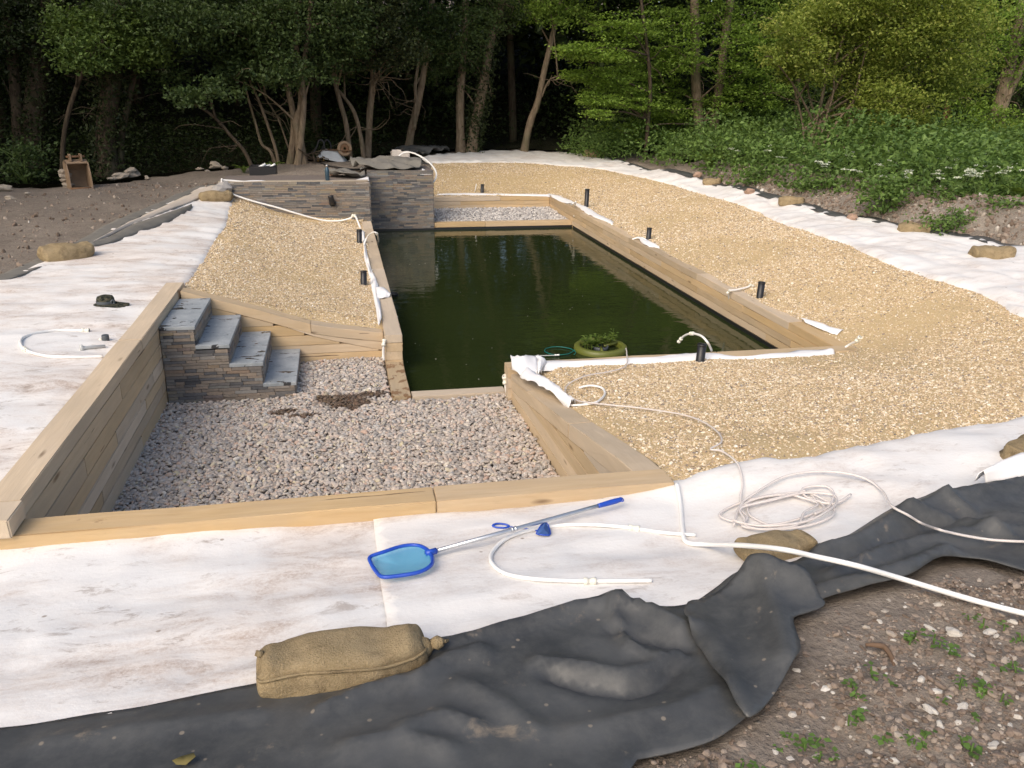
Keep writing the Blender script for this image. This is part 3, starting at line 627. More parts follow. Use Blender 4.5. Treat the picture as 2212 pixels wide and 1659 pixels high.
o = region('fleece_sheet', FB, .06, fleece_b, FLEECEC, thick=.004)
tag(o, 'white fleece sheet from the front seam round the right and far gravel rim', 'fleece sheet')
FD = FL_L + [(-4.0, 8.0), (-4.0, 5.0), (-3.3, 4.0), (-1.96, 4.22), (-1.90, 9.70), (-1.45, 9.75)] + [(a + .3, b) for a, b in GL] + [(-2.1, 17.4), (-2.2, 18.6)]
fleece_d = lambda x, y: H(x, y) + .016 + wr(x, y, 97, .02) - tuck(x, y, GRAV_L, GL)
o = region('fleece_sheet', FD, .06, fleece_d, FLEECE, thick=.004)
tag(o, 'dusty white fleece sheet left of the tall timber wall, under the sun hat', 'fleece sheet')

# ------------------------------------------------------------------ timber walls
def beam(parent, o, dx, poly, th, m=None, name='beam', back=0.0, bev=.005):
    """prism: polygon (s, z) in the vertical plane through o along dx, extruded th to the right-hand side; local x is the grain"""
    dx = Vector((dx[0], dx[1], 0)).normalized(); s0 = poly[0][0]; z0 = min(q[1] for q in poly)
    bm = bmesh.new(); a = [bm.verts.new((s - s0, -back * 0, z - z0)) for s, z in poly]; f = bm.faces.new(a)
    r = bmesh.ops.extrude_face_region(bm, geom=[f]); vs = [e for e in r['geom'] if isinstance(e, bmesh.types.BMVert)]
    bmesh.ops.translate(bm, vec=(0, th, 0), verts=vs); bmesh.ops.recalc_face_normals(bm, faces=bm.faces)
    bmesh.ops.bevel(bm, geom=[e for e in bm.edges if e.calc_face_angle(0) > .5], offset=bev * random.uniform(.7, 1.3), segments=2, affect='EDGES')
    for v in bm.verts: v.co += Vector((0, random.gauss(0, .0012), random.gauss(0, .0012)))
    me = bpy.data.meshes.new(name); bm.to_mesh(me); bm.free(); ob = bpy.data.objects.new(name, me); C.objects.link(ob); me.materials.append(m or OAK)
    ob.matrix_basis = Matrix(((dx.x, -dx.y, 0, o[0] + dx.x * s0 - dx.y * back), (dx.y, dx.x, 0, o[1] + dx.y * s0 + dx.x * back), (0, 0, 1, z0), (0, 0, 0, 1)))
    return adopt(ob, parent)
def edge_pts(s0, s1, z, amp=.004):
    n = max(1, int((s1 - s0) / .45)); return [(s0 + (s1 - s0) * i / n, z + (random.uniform(-amp, amp) if 0 < i < n else 0)) for i in range(n + 1)]
def rect(s0, s1, z0, z1): return edge_pts(s0, s1, z0, 0)[::max(1, int((s1 - s0) / .45))][:1] + [(s1, z0)] + edge_pts(s0, s1, z1)[::-1]
def courses(parent, o, dx, L, zs, th, joints, m=None, gap=.003, jit=.004, jg=None):
    for i, (a, b) in enumerate(zip(zs[:-1], zs[1:])):
        cut = [0.0] + [j for j in joints[i] if 0 < j < L] + [L]
        for s0, s1 in zip(cut[:-1], cut[1:]):
            beam(parent, o, dx, rect(s0 + (jg or gap) * .4, s1 - (jg or gap) * .4, a + gap * .5, b - gap * .5), th, m, back=random.uniform(0, jit))
W = .19
ZR = [-.25, .045, .140, .235, .330, HR]
# right long pool wall (faces -x): axis along +y from near to far, body on the +x side -> extrude to the right: use dx = -y
t = thing('timber_wall', (XR, 13, 0), 'long oak sleeper wall along the right side of the pool', 'timber wall')
courses(t, (XR, 20.95), (0, -1), 20.95 - 7.70, ZR, W, [[4, 8], [2.2, 5.1, 8.3, 11.6], [3.4, 6.3, 9.4, 12.2], [1.6, 4.6, 7.9, 10.9], [2.9, 6.2, 9.35, 12.1]], OAKF)
t = thing('timber_wall', (3.6, 20.8, 0), 'far oak sleeper wall of three courses behind the planting shelf', 'timber wall')
courses(t, (2.03, 20.83), (1, 0), 3.165, [.06, .235, .330, HR], W, [[1.5], [.9, 2.5], [1.9]], OAKF)
t = thing('timber_sill', (3.6, 18.7, 0), 'low oak sill between pool water and the pebble planting shelf', 'timber sill')
courses(t, (2.035, YS + .004), (1, 0), 3.16, [-.25, .045, .150], W, [[1.6], [1.15]], OAKF)
t = thing('timber_wall', (.5, 13, 0), 'oak sleeper wall along the left side of the pool, ending at the pebbles', 'timber wall')
courses(t, (XL, 9.02), (0, 1), 8.26, [-.25, .132, .232, .333, HR], W, [[4], [1.9, 5.2], [2.6, 6.0], [3.6, 7.35]], OAK)
t = thing('timber_sill', (.5, 8.5, 0), 'short wet-stained oak sleeper stepping down below the left wall end', 'timber sill')
courses(t, (XL - .002, 7.905), (0, 1), 1.11, [-.25, .018, .118], W, [[], []], OAKW)
t = thing('timber_sill', (1.1, 8.0, 0), 'low oak sill between the pebble beach and the dark water', 'timber sill')
courses(t, (XL + .004, 7.90), (1, 0), .96, [-.25, .005, .100], .17, [[], []], OAK)
t = thing('timber_wall', (3.4, 7.8, 0), 'near oak sleeper wall of the pool, its top half covered by fleece', 'timber wall')
courses(t, (5.45, YN), (-1, 0), 5.45 - 1.54, [-.25, .10, .21, .32, HR], W, [[2], [1.7], [2.4], [1.62]], OAK)
# front beam
t = thing('timber_wall', (0, 4.3, .6), 'heavy oak beam closing the front of the pebble beach', 'timber wall')
fo = (-2.30, 4.235); j0 = 2.30 + atz(942, 1080, .8375)[0]
beam(t, fo, (1, 0), rect(0, j0 - .002, .70, .8375), W, OAKF); beam(t, fo, (1, 0), rect(j0 + .002, 4.175, .70, .8375), W, OAKF)
for za, zb in ((.03, .25), (.252, .475), (.477, .698)): beam(t, fo, (1, 0), rect(.3, 4.1, za, zb), W - .02, OAK, back=.012)
# tall left wall (faces +x)
XT = -1.7545
t = thing('timber_wall', (XT - .1, 7, 0), 'tall oak sleeper wall on the left of the pebble beach', 'timber wall')
courses(t, (XT, 4.43), (0, 1), 9.73 - 4.43, [.0, .215, .325, .435, .55, .69, .835, .94], W, [[2.6], [1.35, 3.6], [.75, 2.9], [1.9, 3.3], [1.1, 3.7], [2.2], [3.05]], OAK, jit=.006, jg=.016)
beam(t, (XT + .012, 4.20), (0, 1), rect(0, .228, .8395, .944), W + .01, OAK, name='corner_block')
# step-back wing wall behind the steps (faces -y)
t = thing('timber_wall', (-.7, YWL, 0), 'sloping oak wing wall behind the stone steps', 'timber wall')
ox = wl_top[0][0] - .02
def ztop(x): return float(np.interp(x, [p[0] for p in wl_top], [p[1] for p in wl_top]))
tp = [(x - ox, ztop(x)) for x in np.linspace(ox, .405, 9)]; thk = .105
s_mid = tp[5][0]
beam(t, (ox, YWL), (1, 0), [(s, z - thk) for s, z in tp[:6]] + tp[:6][::-1], W, OAKF)
beam(t, (ox, YWL), (1, 0), [(tp[5][0] + .003, tp[5][1] - thk)] + [(s, z - thk) for s, z in tp[6:]] + tp[6:][::-1] + [(tp[5][0] + .003, tp[5][1])], W, OAKF)
low0 = lambda s: float(np.interp(s, [q[0] for q in tp], [q[1] for q in tp])) - thk - .003
sA, sE = tp[-1][0] * .50, tp[-1][0]
wd = lambda s: .095 * np.clip((s - sA) / (sE - sA), 0, 1)
q = np.linspace(sA + .02, sE, 9); beam(t, (ox, YWL), (1, 0), [(s, low0(s) - wd(s)) for s in q] + [(s, low0(s)) for s in q[::-1]], W - .01, OAKF, back=.002, bev=.002)
low = lambda s: low0(s) - wd(s) - .003 * (s > sA)
def under(parent, o, dx, L, za, zb, lowf, th, m, back):
    ss = [s for s in np.linspace(0, L, 40) if lowf(s) > za + .012]
    if len(ss) < 2: return
    tops = [(s, min(zb, lowf(s))) for s in ss]; simp = [tops[0]]
    for i in range(1, len(tops) - 1):
        a, b, c = simp[-1], tops[i], tops[i + 1]
        if abs((b[1] - a[1]) * (c[0] - a[0]) - (c[1] - a[1]) * (b[0] - a[0])) > 2e-4: simp.append(b)
    simp.append(tops[-1]); beam(parent, o, dx, [(simp[0][0], za), (simp[-1][0], za)] + simp[::-1], th, m, back=back, bev=.003)
LL = .405 - ox
for i, (za, zb) in enumerate(((.0, .155), (.158, .262), (.265, .375), (.378, .50), (.503, .63), (.633, .76))): under(t, (ox, YWL), (1, 0), LL, za, zb, low, W - .03, OAKF, .003 + .003 * (i % 2))
# right wing wall (curving top), faces -x
t = thing('timber_wall', (1.65, 6.2, 0), 'oak wing wall with sweeping curved top right of the pebble beach', 'timber wall')
s1 = wt[2][0]; s2 = wt[4][0]
band = lambda s: wtop(s) - np.interp(s, [0, s1, s2, LW], [.19, .115, .125, .14])
capz = lambda s: wtop(s) - np.interp(s, [0, s1], [.085, .004])
q = np.linspace(0, s1, 8); beam(t, A, dB, [(s, capz(s)) for s in q] + [(s, wtop(s)) for s in q[::-1]], W + .02, OAK, name='cap_plank', back=-.002)
q = np.linspace(0, s2 - .003, 14); beam(t, A, dB, [(s, band(s)) for s in q] + [(s, (capz(s) - .003 if s < s1 else wtop(s))) for s in q[::-1]], W, OAK)
q = np.linspace(s2 + .003, LW, 10); beam(t, A, dB, [(s, band(s)) for s in q] + [(s, wtop(s)) for s in q[::-1]], W, OAK)
for i, (za, zb) in enumerate(((-.02, .165), (.168, .285), (.288, .405), (.408, .525), (.528, .72))): under(t, A, dB, LW, za, zb, lambda s: band(s) - .003, W - .02, OAK, .003 + .003 * (i % 2))
# black liner showing at the waterline
t = thing('liner_edge', (XR, 13, 0), 'black rubber liner edge showing along the waterline of the pool', 'pool liner')
for nm, c, s in (('strip', (XR - .006, 13.2, .018), (.012, 10.7, .058)), ('strip', (3.6, YS - .004, .018), (3.19, .014, .062)), ('strip', (1.33, YS - .026, .012), (1.40, .03, .055))):
    bm = bmesh.new(); box_bm(bm, c, s); bm_link(nm, bm, BPLAS, t)

# ------------------------------------------------------------------ slate
def unit_slates():
    out = []
    for k in range(4):
        bm = bmesh.new(); bmesh.ops.create_cube(bm, size=1.0); bmesh.ops.bevel(bm, geom=list(bm.edges), offset=.06, segments=1, affect='EDGES')
        for v in bm.verts: v.co += Vector((random.gauss(0, .010), random.gauss(0, .05), random.gauss(0, .03)))
        me = bpy.data.meshes.new('slate'); bm.to_mesh(me); bm.free(); me.materials.append(SLATE); out.append(me)
    return out
SL = unit_slates()
def slate_rows(z0, z1, xfun, ch=(.026, .036), lens=(.07, .24)):
    """yield (x0, x1, za, zb) pieces"""
    z = z0
    while z < z1 - .008:
        h = random.uniform(*ch); zt = z + h if z + h < z1 - .012 else z1; a, b = xfun((z + zt) / 2); x = a - random.uniform(0, .1)
        while x < b:
            L = random.uniform(*lens); x0, x1 = max(x, a), min(x + L, b)
            if b - x1 < .03: x1 = b
            if x1 - x0 > .012: yield x0, x1, z, zt
            x = x1 if x1 == b else x + L
        z = zt
def slate_obj(parent, c, s, rz=0.0):
    ob = bpy.data.objects.new('slate', random.choice(SL)); C.objects.link(ob); ob.location = c; ob.scale = s; ob.rotation_euler = (0, 0, rz); return adopt(ob, parent)
st = thing('stone_steps', (-1.15, 8.7, .05), 'four stone steps with blue slate treads and stacked slate sides', 'steps')
SX = [(-1.752, -.543), (-1.752, -.845), (-1.752, -1.145), (-1.752, -1.440)]; SZ = [.195, .415, .615, .812]; YF, YB = 8.185, 9.31
for i, ((xa, xb), zt) in enumerate(zip(SX, SZ)):
    zb = .02 if i == 0 else SZ[i - 1] + .01
    bm = bmesh.new(); box_bm(bm, ((xa + xb) / 2 - .015, (YF + YB) / 2 + .02, (zb + zt) / 2), (xb - xa - .03, YB - YF - .04, zt - zb)); bm_link('core', bm, bpy.data.materials['grit_bed'], st)
    xs = SX[i + 1][1] if i < 3 else xa
    bm = bmesh.new(); box_bm(bm, ((xs + xb) / 2 + .008, (YF + YB) / 2 - .008, zt + .019), (xb - xs + (.02 if i < 3 else .012), YB - YF + .016, .036), bev=.005); ob = bm_link('tread', bm, TREAD, st)
def stepx(z):
    for (a, b), zt in zip(SX, SZ):
        if z < zt: return a, b
    return SX[3]
for x0, x1, za, zb in slate_rows(.04, .812, stepx): slate_obj(st, ((x0 + x1) / 2, YF + random.uniform(0, .006), (za + zb) / 2), (x1 - x0 - .003, .03, zb - za - .003))
for i, (a, b) in enumerate(SX):
    zb = .04 if i == 0 else SZ[i - 1] + .038
    for x0, x1, z0, z1 in slate_rows(zb, SZ[i], lambda z: (YF + .016, YB), (.030, .042), (.12, .30)): slate_obj(st, (b - random.uniform(0, .006), (x0 + x1) / 2, (z0 + z1) / 2), (x1 - x0 - .003, .03, z1 - z0 - .003), math.pi / 2)
def joined_cladding(parent, faces):
    Vs, Fs, o = [], [], 0
    base = np.array([(a, b, c) for a in (-.5, .5) for b in (-.5, .5) for c in (-.5, .5)]); fq = [(0, 1, 3, 2), (4, 6, 7, 5), (0, 4, 5, 1), (2, 3, 7, 6), (0, 2, 6, 4), (1, 5, 7, 3)]
    for org, dx, L, z0, z1, x0f in faces:
        dx = np.array([*dx, 0.0]); nr = np.array([dx[1], -dx[0], 0])
        for a, b, za, zb in slate_rows(z0, z1, lambda z: (0, L), (.026, .042), (.08, .30)):
            s = np.array([b - a - .004, .03, zb - za - .004]); c = np.array(org) + dx * (a + b) / 2 + np.array([0, 0, (za + zb) / 2]) + nr * random.uniform(-.008, .003)
            V = base * s; Vs.append(c + V[:, :1] * dx + V[:, 1:2] * -nr + V[:, 2:] * np.array([0, 0, 1])); Fs += [tuple(i + o for i in f) for f in fq]; o += 8
    ob = link('slate_cladding', mesh_quads('slate_cladding', np.concatenate(Vs), Fs, False), SLATE, parent); ob['kind'] = 'stuff'; return ob
YW = 17.30; WT = 1.21
t = thing('slate_wall', (-.8, 18, 0), 'long low wall clad in stacked brown slate left of the tower', 'stone wall')
bm = bmesh.new(); box_bm(bm, (-.85, YW + .72, .6), (2.86, 1.40, 1.19)); bm_link('core', bm, bpy.data.materials['grit_bed'], t)
joined_cladding(t, [((-2.28, YW, 0), (1, 0), 2.875, .25, WT, None), ((.600, YW, 0), (0, 1), 1.36, -.1, WT, None)])
bm = bmesh.new(); box_bm(bm, (-.85, YW + .10, WT + .007), (2.86, .22, .014), bev=.004); bm_link('coping', bm, plain('mortar_top', (.42, .36, .28), .9, .1), t)
t = thing('slate_tower', (1.33, 19.3, 0), 'tall square tower clad in stacked slate standing in the water', 'stone tower')
bm = bmesh.new(); box_bm(bm, (1.315, YS + .72, .63), (1.38, 1.40, 1.29)); bm_link('core', bm, bpy.data.materials['grit_bed'], t)
joined_cladding(t, [((.60, YS, 0), (1, 0), 1.42, -.06, 1.29, None), ((2.02, YS, 0), (0, 1), 1.45, -.02, 1.29, None)])

# ------------------------------------------------------------------ black liner
def gp(px): return [hit(u, v)[:2] for u, v in px]
RID = []
for px, amp, wd in ([(LN[6:14], .035, .05)] +
    [([(905, 1492), (960, 1455), (1040, 1430)], .035, .05), ([(700, 1560), (790, 1520), (860, 1500)], .03, .05), ([(600, 1500), (680, 1490), (760, 1475)], .02, .035),
     ([(1160, 1452), (1260, 1462), (1340, 1478), (1420, 1462), (1462, 1430)], .024, .04), ([(1190, 1478), (1270, 1500), (1360, 1512), (1420, 1495), (1452, 1462)], -.034, .045), ([(1330, 1330), (1400, 1345), (1470, 1380)], .05, .05), ([(1330, 1380), (1420, 1400), (1480, 1420)], -.03, .04), ([(1320, 1340), (1360, 1420), (1420, 1445)], .03, .03),
     ([(880, 1600), (960, 1570), (1020, 1590)], .028, .045), ([(760, 1640), (860, 1620), (960, 1640)], .025, .06), ([(100, 1620), (300, 1590), (560, 1560)], .015, .06), ([(1000, 1500), (1080, 1540), (1160, 1600)], .02, .06), ([(1240, 1600), (1340, 1580), (1450, 1560), (1540, 1520)], .02, .07),
     # folds on the right
     ([(1770, 1215), (1850, 1190), (1930, 1140), (2040, 1100), (2212, 1062)], .05, .085), ([(1800, 1262), (1900, 1215), (2000, 1190), (2120, 1170), (2240, 1175)], .045, .06), ([(1760, 1300), (1860, 1278), (1960, 1245), (2040, 1210)], .04, .055),
     ([(1800, 1235), (1900, 1185), (2000, 1150), (2120, 1130)], -.03, .045), ([(1950, 1130), (2060, 1140), (2160, 1180), (2230, 1215)], .035, .05), ([(2030, 1100), (2110, 1130), (2230, 1140)], .03, .05)]):
    RID.append((gp(px), amp, wd))
def liner_z(x, y):
    z = H(x, y) + .035 + .020 * fbm(x * 1.6, y * 2.2, 101, 1) + .003 * fbm(x * 6, y * 6, 103, 1)
    for L, a, wd in RID:
        d = polydist(x, y, L) / wd; z = z + 1.5 * a * (.55 * np.exp(-d ** 2) + .45 * np.exp(-2.6 * d))
    z = z + .012 * (.4 - np.abs(fbm(x * 1.3 + 3, y * 1.9 - x * .5, 107, 1)))
    return z
LNs = [tuple(p) for p in smooth_line(LNX, 4)]; SOs = [tuple(p) for p in smooth_line(SOX, 4)]
LPOLY = [(-2.4, 2.6)] + LNs + [(4.9, 3.75), (4.9, 3.05)] + SOs + [(.45, 1.62), (-2.2, 1.5)]
lt = thing('rubber_liner', (1.0, 2.4, 1.0), 'crumpled black rubber pond liner across the foreground', 'pond liner')
region('sheet', LPOLY, .03, liner_z, LINER, lt, thick=.006)
# the big flap folded back over a sandbag
FP = [hit(u, v, d) for u, v, d in ((1476, 1330, .05), (1540, 1275, .09), (1600, 1222, .16), (1622, 1198, .20), (1660, 1206, .20), (1715, 1214, .19), (1740, 1236, .15), (1768, 1290, .07), (1778, 1316, .05), (1712, 1345, .06), (1726, 1420, .05), (1692, 1478, .05), (1655, 1530, .05), (1618, 1566, .05), (1594, 1548, .05), (1566, 1500, .05), (1524, 1430, .05))]
fx = [tuple(p[:2]) for p in FP]; cr = [hit(u, v, .17)[:2] for u, v in ((1618, 1206), (1660, 1212), (1715, 1222))]; cr2 = [hit(u, v, .1)[:2] for u, v in ((1640, 1225), (1680, 1330), (1700, 1420))]; cr3 = gp([(1480, 1330), (1560, 1460), (1600, 1580)])
def flap_z(x, y):
    return liner_z(x, y) + .02 + .11 * np.exp(-(polydist(x, y, cr) / .11) ** 2) + .06 * np.exp(-(polydist(x, y, cr2) / .07) ** 1.4) + .025 * np.exp(-(polydist(x, y, cr3) / .05) ** 2) + .012 * fbm(x * 2, y * 2, 111, 1)
region('flap', [tuple(p) for p in smooth_line(fx, 4, True)], .025, flap_z, LINER, lt, thick=.008)
# liner edge strips along the rims
def offset_line(L, d):
    L = np.array(L); T = np.gradient(L, axis=0); T /= np.linalg.norm(T, axis=1)[:, None]; return L + np.column_stack([-T[:, 1], T[:, 0]]) * d
fo_ = np.array(F_OUT[5:] + [(9.9, 8.4)]); oo = offset_line(fo_, .13); oi = offset_line(fo_, -.10)
o = region('rubber_liner', [tuple(p) for p in oi] + [tuple(p) for p in oo[::-1]], .09, lambda x, y: H(x, y) + .035 + .05 * fbm(x * 2.2, y * 1.5, 121), LINER, thick=.006)
tag(o, 'narrow black liner edge between right fleece and the soil mound', 'pond liner')
fl = np.array(FL_L); oo = offset_line(fl, -.16); oi = offset_line(fl, .10)
if oo[:, 0].mean() > oi[:, 0].mean(): oo, oi = oi, oo
o = region('rubber_liner', [tuple(p) for p in oi] + [tuple(p) for p in oo[::-1]], .07, lambda x, y: H(x, y) + .030 + .04 * fbm(x * 3, y * 1.5, 123), GREYF, thick=.006)
tag(o, 'grey liner edge along the left fleece beside the bare soil', 'pond liner')
# soil mound along the right
mi = offset_line(np.array(F_OUT[8:] + [(9.9, 8.4)]), .12); mo = offset_line(np.array(F_OUT[8:] + [(9.9, 8.4)]), 1.9)
MPOLY = [tuple(p) for p in mi] + [tuple(p) for p in mo[::-1]]
def mound_z(x, y):
    d = polydist(x, y, [tuple(p) for p in mi]); e = np.clip(d / .35, 0, 1); return H(x, y) + .015 + e * (.10 + .16 * np.clip((14.5 - y) / 3, 0, 1) * np.exp(-((d - .7) / .5) ** 2) + .13 * fbm(x * 2.3, y * 2.3, 151, 4) + .05 * (.4 - np.abs(fbm(x * 7, y * 7, 153, 3))))
o = region('soil_mound', MPOLY, .075, mound_z, MOUND); o['kind'] = 'structure'
X, Y = scatter_pts(MPOLY, 380); n = len(X); q = np.clip(rng.gamma(2, .009, n), .006, .06)
tag(scatter('soil_clods', np.column_stack([X, Y, mound_z(X, Y) + q * .2]), np.column_stack([q * 1.2, q, q * .75]), rng.uniform(0, 6.28, (n, 3)), CLOD), 'loose clods and stones over the long soil mound', 'soil')
# dusty fold of liner lying on the left fleece
a = hits([(191, 530), (230, 515), (290, 485), (350, 465), (395, 448), (413, 446)], .02); b = hits([(200, 534), (250, 522), (310, 500), (365, 480), (400, 462), (416, 449)], .02)
def ribbon(name, Aa, Bb, m, parent=None, bulge=.02, nz=.01, cols=7, sub=5, seed=0, thick=.004):
    Aa, Bb = smooth_line(Aa, sub), smooth_line(Bb, sub); V = []; n = len(Aa)
    for i in range(n):
        for j in range(cols):
            t = j / (cols - 1); p = Aa[i] * (1 - t) + Bb[i] * t
            p = p + np.array([0, 0, bulge * math.sin(math.pi * t) + nz * float(fbm(i * .35 + seed, j * .9 + seed, seed))]); V.append(p)
    Fc = [(i * cols + j, i * cols + j + 1, (i + 1) * cols + j + 1, (i + 1) * cols + j) for i in range(n - 1) for j in range(cols - 1)]
    o = link(name, mesh_quads(name, V, Fc), m, parent); s = o.modifiers.new('solid', 'SOLIDIFY'); s.thickness = thick; s.offset = 0; return o
tag(ribbon('liner_fold', a, b, GREYF, bulge=.05, nz=.03, seed=3), 'folded grey strip of liner lying along the left fleece', 'pond liner')
a = hits([(196, 527), (260, 492), (330, 457), (392, 428), (432, 408), (466, 400)], .03); b = hits([(208, 524), (280, 488), (345, 462), (400, 442), (440, 424), (470, 412)], .03)
tag(ribbon('fleece_fold', a, b, DUSTF, bulge=.03, nz=.03, seed=5), 'turned-back soiled edge of the left fleece', 'fleece sheet')

# white fleece strips on the pool walls
zt = HR + .006
S5 = lambda a, b, z=zt: atz(*z5(a, b), z)
zb2 = lambda a, b, z=zt: atz((2700 + a * .3617) / 1.82278, (1040 + b * .3617) / 1.82278, z)
A_ = [S5(520, 70), S5(900, 62), S5(1350, 40), S5(1740, 20)] + [zb2(0, 975), zb2(260, 970), zb2(560, 1005), zb2(1000, 975), zb2(1500, 930), zb2(1590, 925)]
B_ = [S5(500, 178, .42), S5(900, 142, .42), S5(1350, 112, .42), S5(1740, 92, .42)] + [zb2(0, 1062, .42), zb2(260, 1050, .42), zb2(560, 1060, .42), zb2(1000, 1068, .42), zb2(1400, 1040, .42), zb2(1620, 985, .42)]
tag(ribbon('fleece_strip', A_, B_, WFAB, bulge=.03, nz=.025, seed=7), 'white fleece strip draped along the near pool wall', 'fleece strip')
A_ = [S5(165, 20, .50), S5(300, 0, .52), S5(440, -5, .50)]; B_ = [S5(180, 150, .445), S5(300, 215, .45), S5(470, 215, .43)]
cl = thing('fleece_strip', S5(300, 100), 'crumpled white fleece bunched on the near left pool corner', 'fleece strip')
ribbon('fold', A_, B_, WFAB, cl, bulge=.05, nz=.05, seed=9); ribbon('fold', [S5(420, 20, .47), S5(450, 110, .46), S5(470, 210, .44)], [S5(560, 70, .47), S5(520, 130, .46), S5(500, 200, .43)], WFAB, cl, bulge=.04, nz=.03, seed=11)
A_ = [S5(270, 215, .47), S5(420, 300, .50), S5(560, 380, .52), S5(720, 500, .53), S5(800, 545, .54)]; B_ = [S5(400, 140, .45), S5(500, 240, .47), S5(640, 310, .50), S5(760, 430, .52), S5(880, 520, .53)]
ribbon('tail', A_, B_, WFAB, cl, bulge=.05, nz=.05, seed=13)
V_ = lambda u, v, z=zt: atz(u, v, z)
A_ = [V_(788, 502), V_(790, 530), V_(797, 560), V_(803, 585), V_(815, 605), V_(820, 640), V_(825, 690)]; B_ = [V_(776, 500, .43), V_(784, 532, .43), V_(787, 560, .43), V_(795, 590, .43), V_(802, 620, .43), V_(810, 660, .43), V_(818, 708, .43)]
tag(ribbon('fleece_strip', A_, B_, WFAB, bulge=.04, nz=.06, seed=17, cols=6), 'rumpled white fleece strip along the left pool wall', 'fleece strip')
tag(ribbon('fleece_scrap', [V_(812, 618, .46), V_(828, 622, .46), V_(845, 636, .45)], [V_(815, 645, .44), V_(828, 644, .44), V_(842, 640, .44)], WFAB, bulge=.03, nz=.03, seed=18), 'loose white fleece tongue hanging over the left pool wall', 'fleece strip')
za = lambda a, b, z=zt: atz((2000 + a * .3617) / 1.82278, (740 + b * .3617) / 1.82278, z)
tag(ribbon('fleece_strip', [za(440, 62, .46), za(600, 110, .45), za(700, 150, .46), za(860, 210, .45), za(1000, 290), za(1150, 370)], [za(480, 105), za(620, 165), za(740, 195, .43), za(840, 270, .43), za(900, 300), za(1140, 400)], WFAB, bulge=.03, nz=.05, seed=19), 'white fleece strip crumpled on the far right pool corner', 'fleece strip')
tag(ribbon('fleece_strip', [za(1400, 535, .45), za(1480, 545, .45), za(1580, 600, .44), za(1640, 640)], [za(1440, 580), za(1500, 625), za(1590, 645), za(1650, 660)], WFAB, bulge=.02, nz=.03, seed=21), 'small white fleece scrap halfway along the right pool wall', 'fleece strip')
tag(ribbon('fleece_strip', [zb2(1250, 590, .45), zb2(1450, 640, .45), zb2(1600, 690, .45), zb2(1730, 722, .45)], [zb2(1300, 640, .44), zb2(1450, 700, .44), zb2(1560, 745, .44), zb2(1650, 770, .44)], WFAB, bulge=.02, nz=.02, seed=23), 'white fleece tongue beside the near right pool corner', 'fleece strip')
tag(ribbon('fleece_strip', [atz(u, v, .44) for u, v in ((935, 418), (990, 418), (1060, 419), (1130, 420), (1188, 420))], [atz(u, v, .43) for u, v in ((935, 422), (990, 422), (1060, 422), (1130, 423), (1190, 424))], WFAB, bulge=.02, nz=.03, seed=25), 'thin white fleece strip on the far timber wall', 'fleece strip')
# fleece roll at the right edge
tag(ribbon('fleece_roll', hits([(2105, 1040), (2150, 1012), (2212, 985), (2300, 965)], .10), hits([(2130, 1055), (2170, 1052), (2212, 1045), (2300, 1030)], .05), WFAB, bulge=.09, nz=.03, seed=27), 'thick clean white fleece turned back at the right edge of the picture', 'fleece sheet')

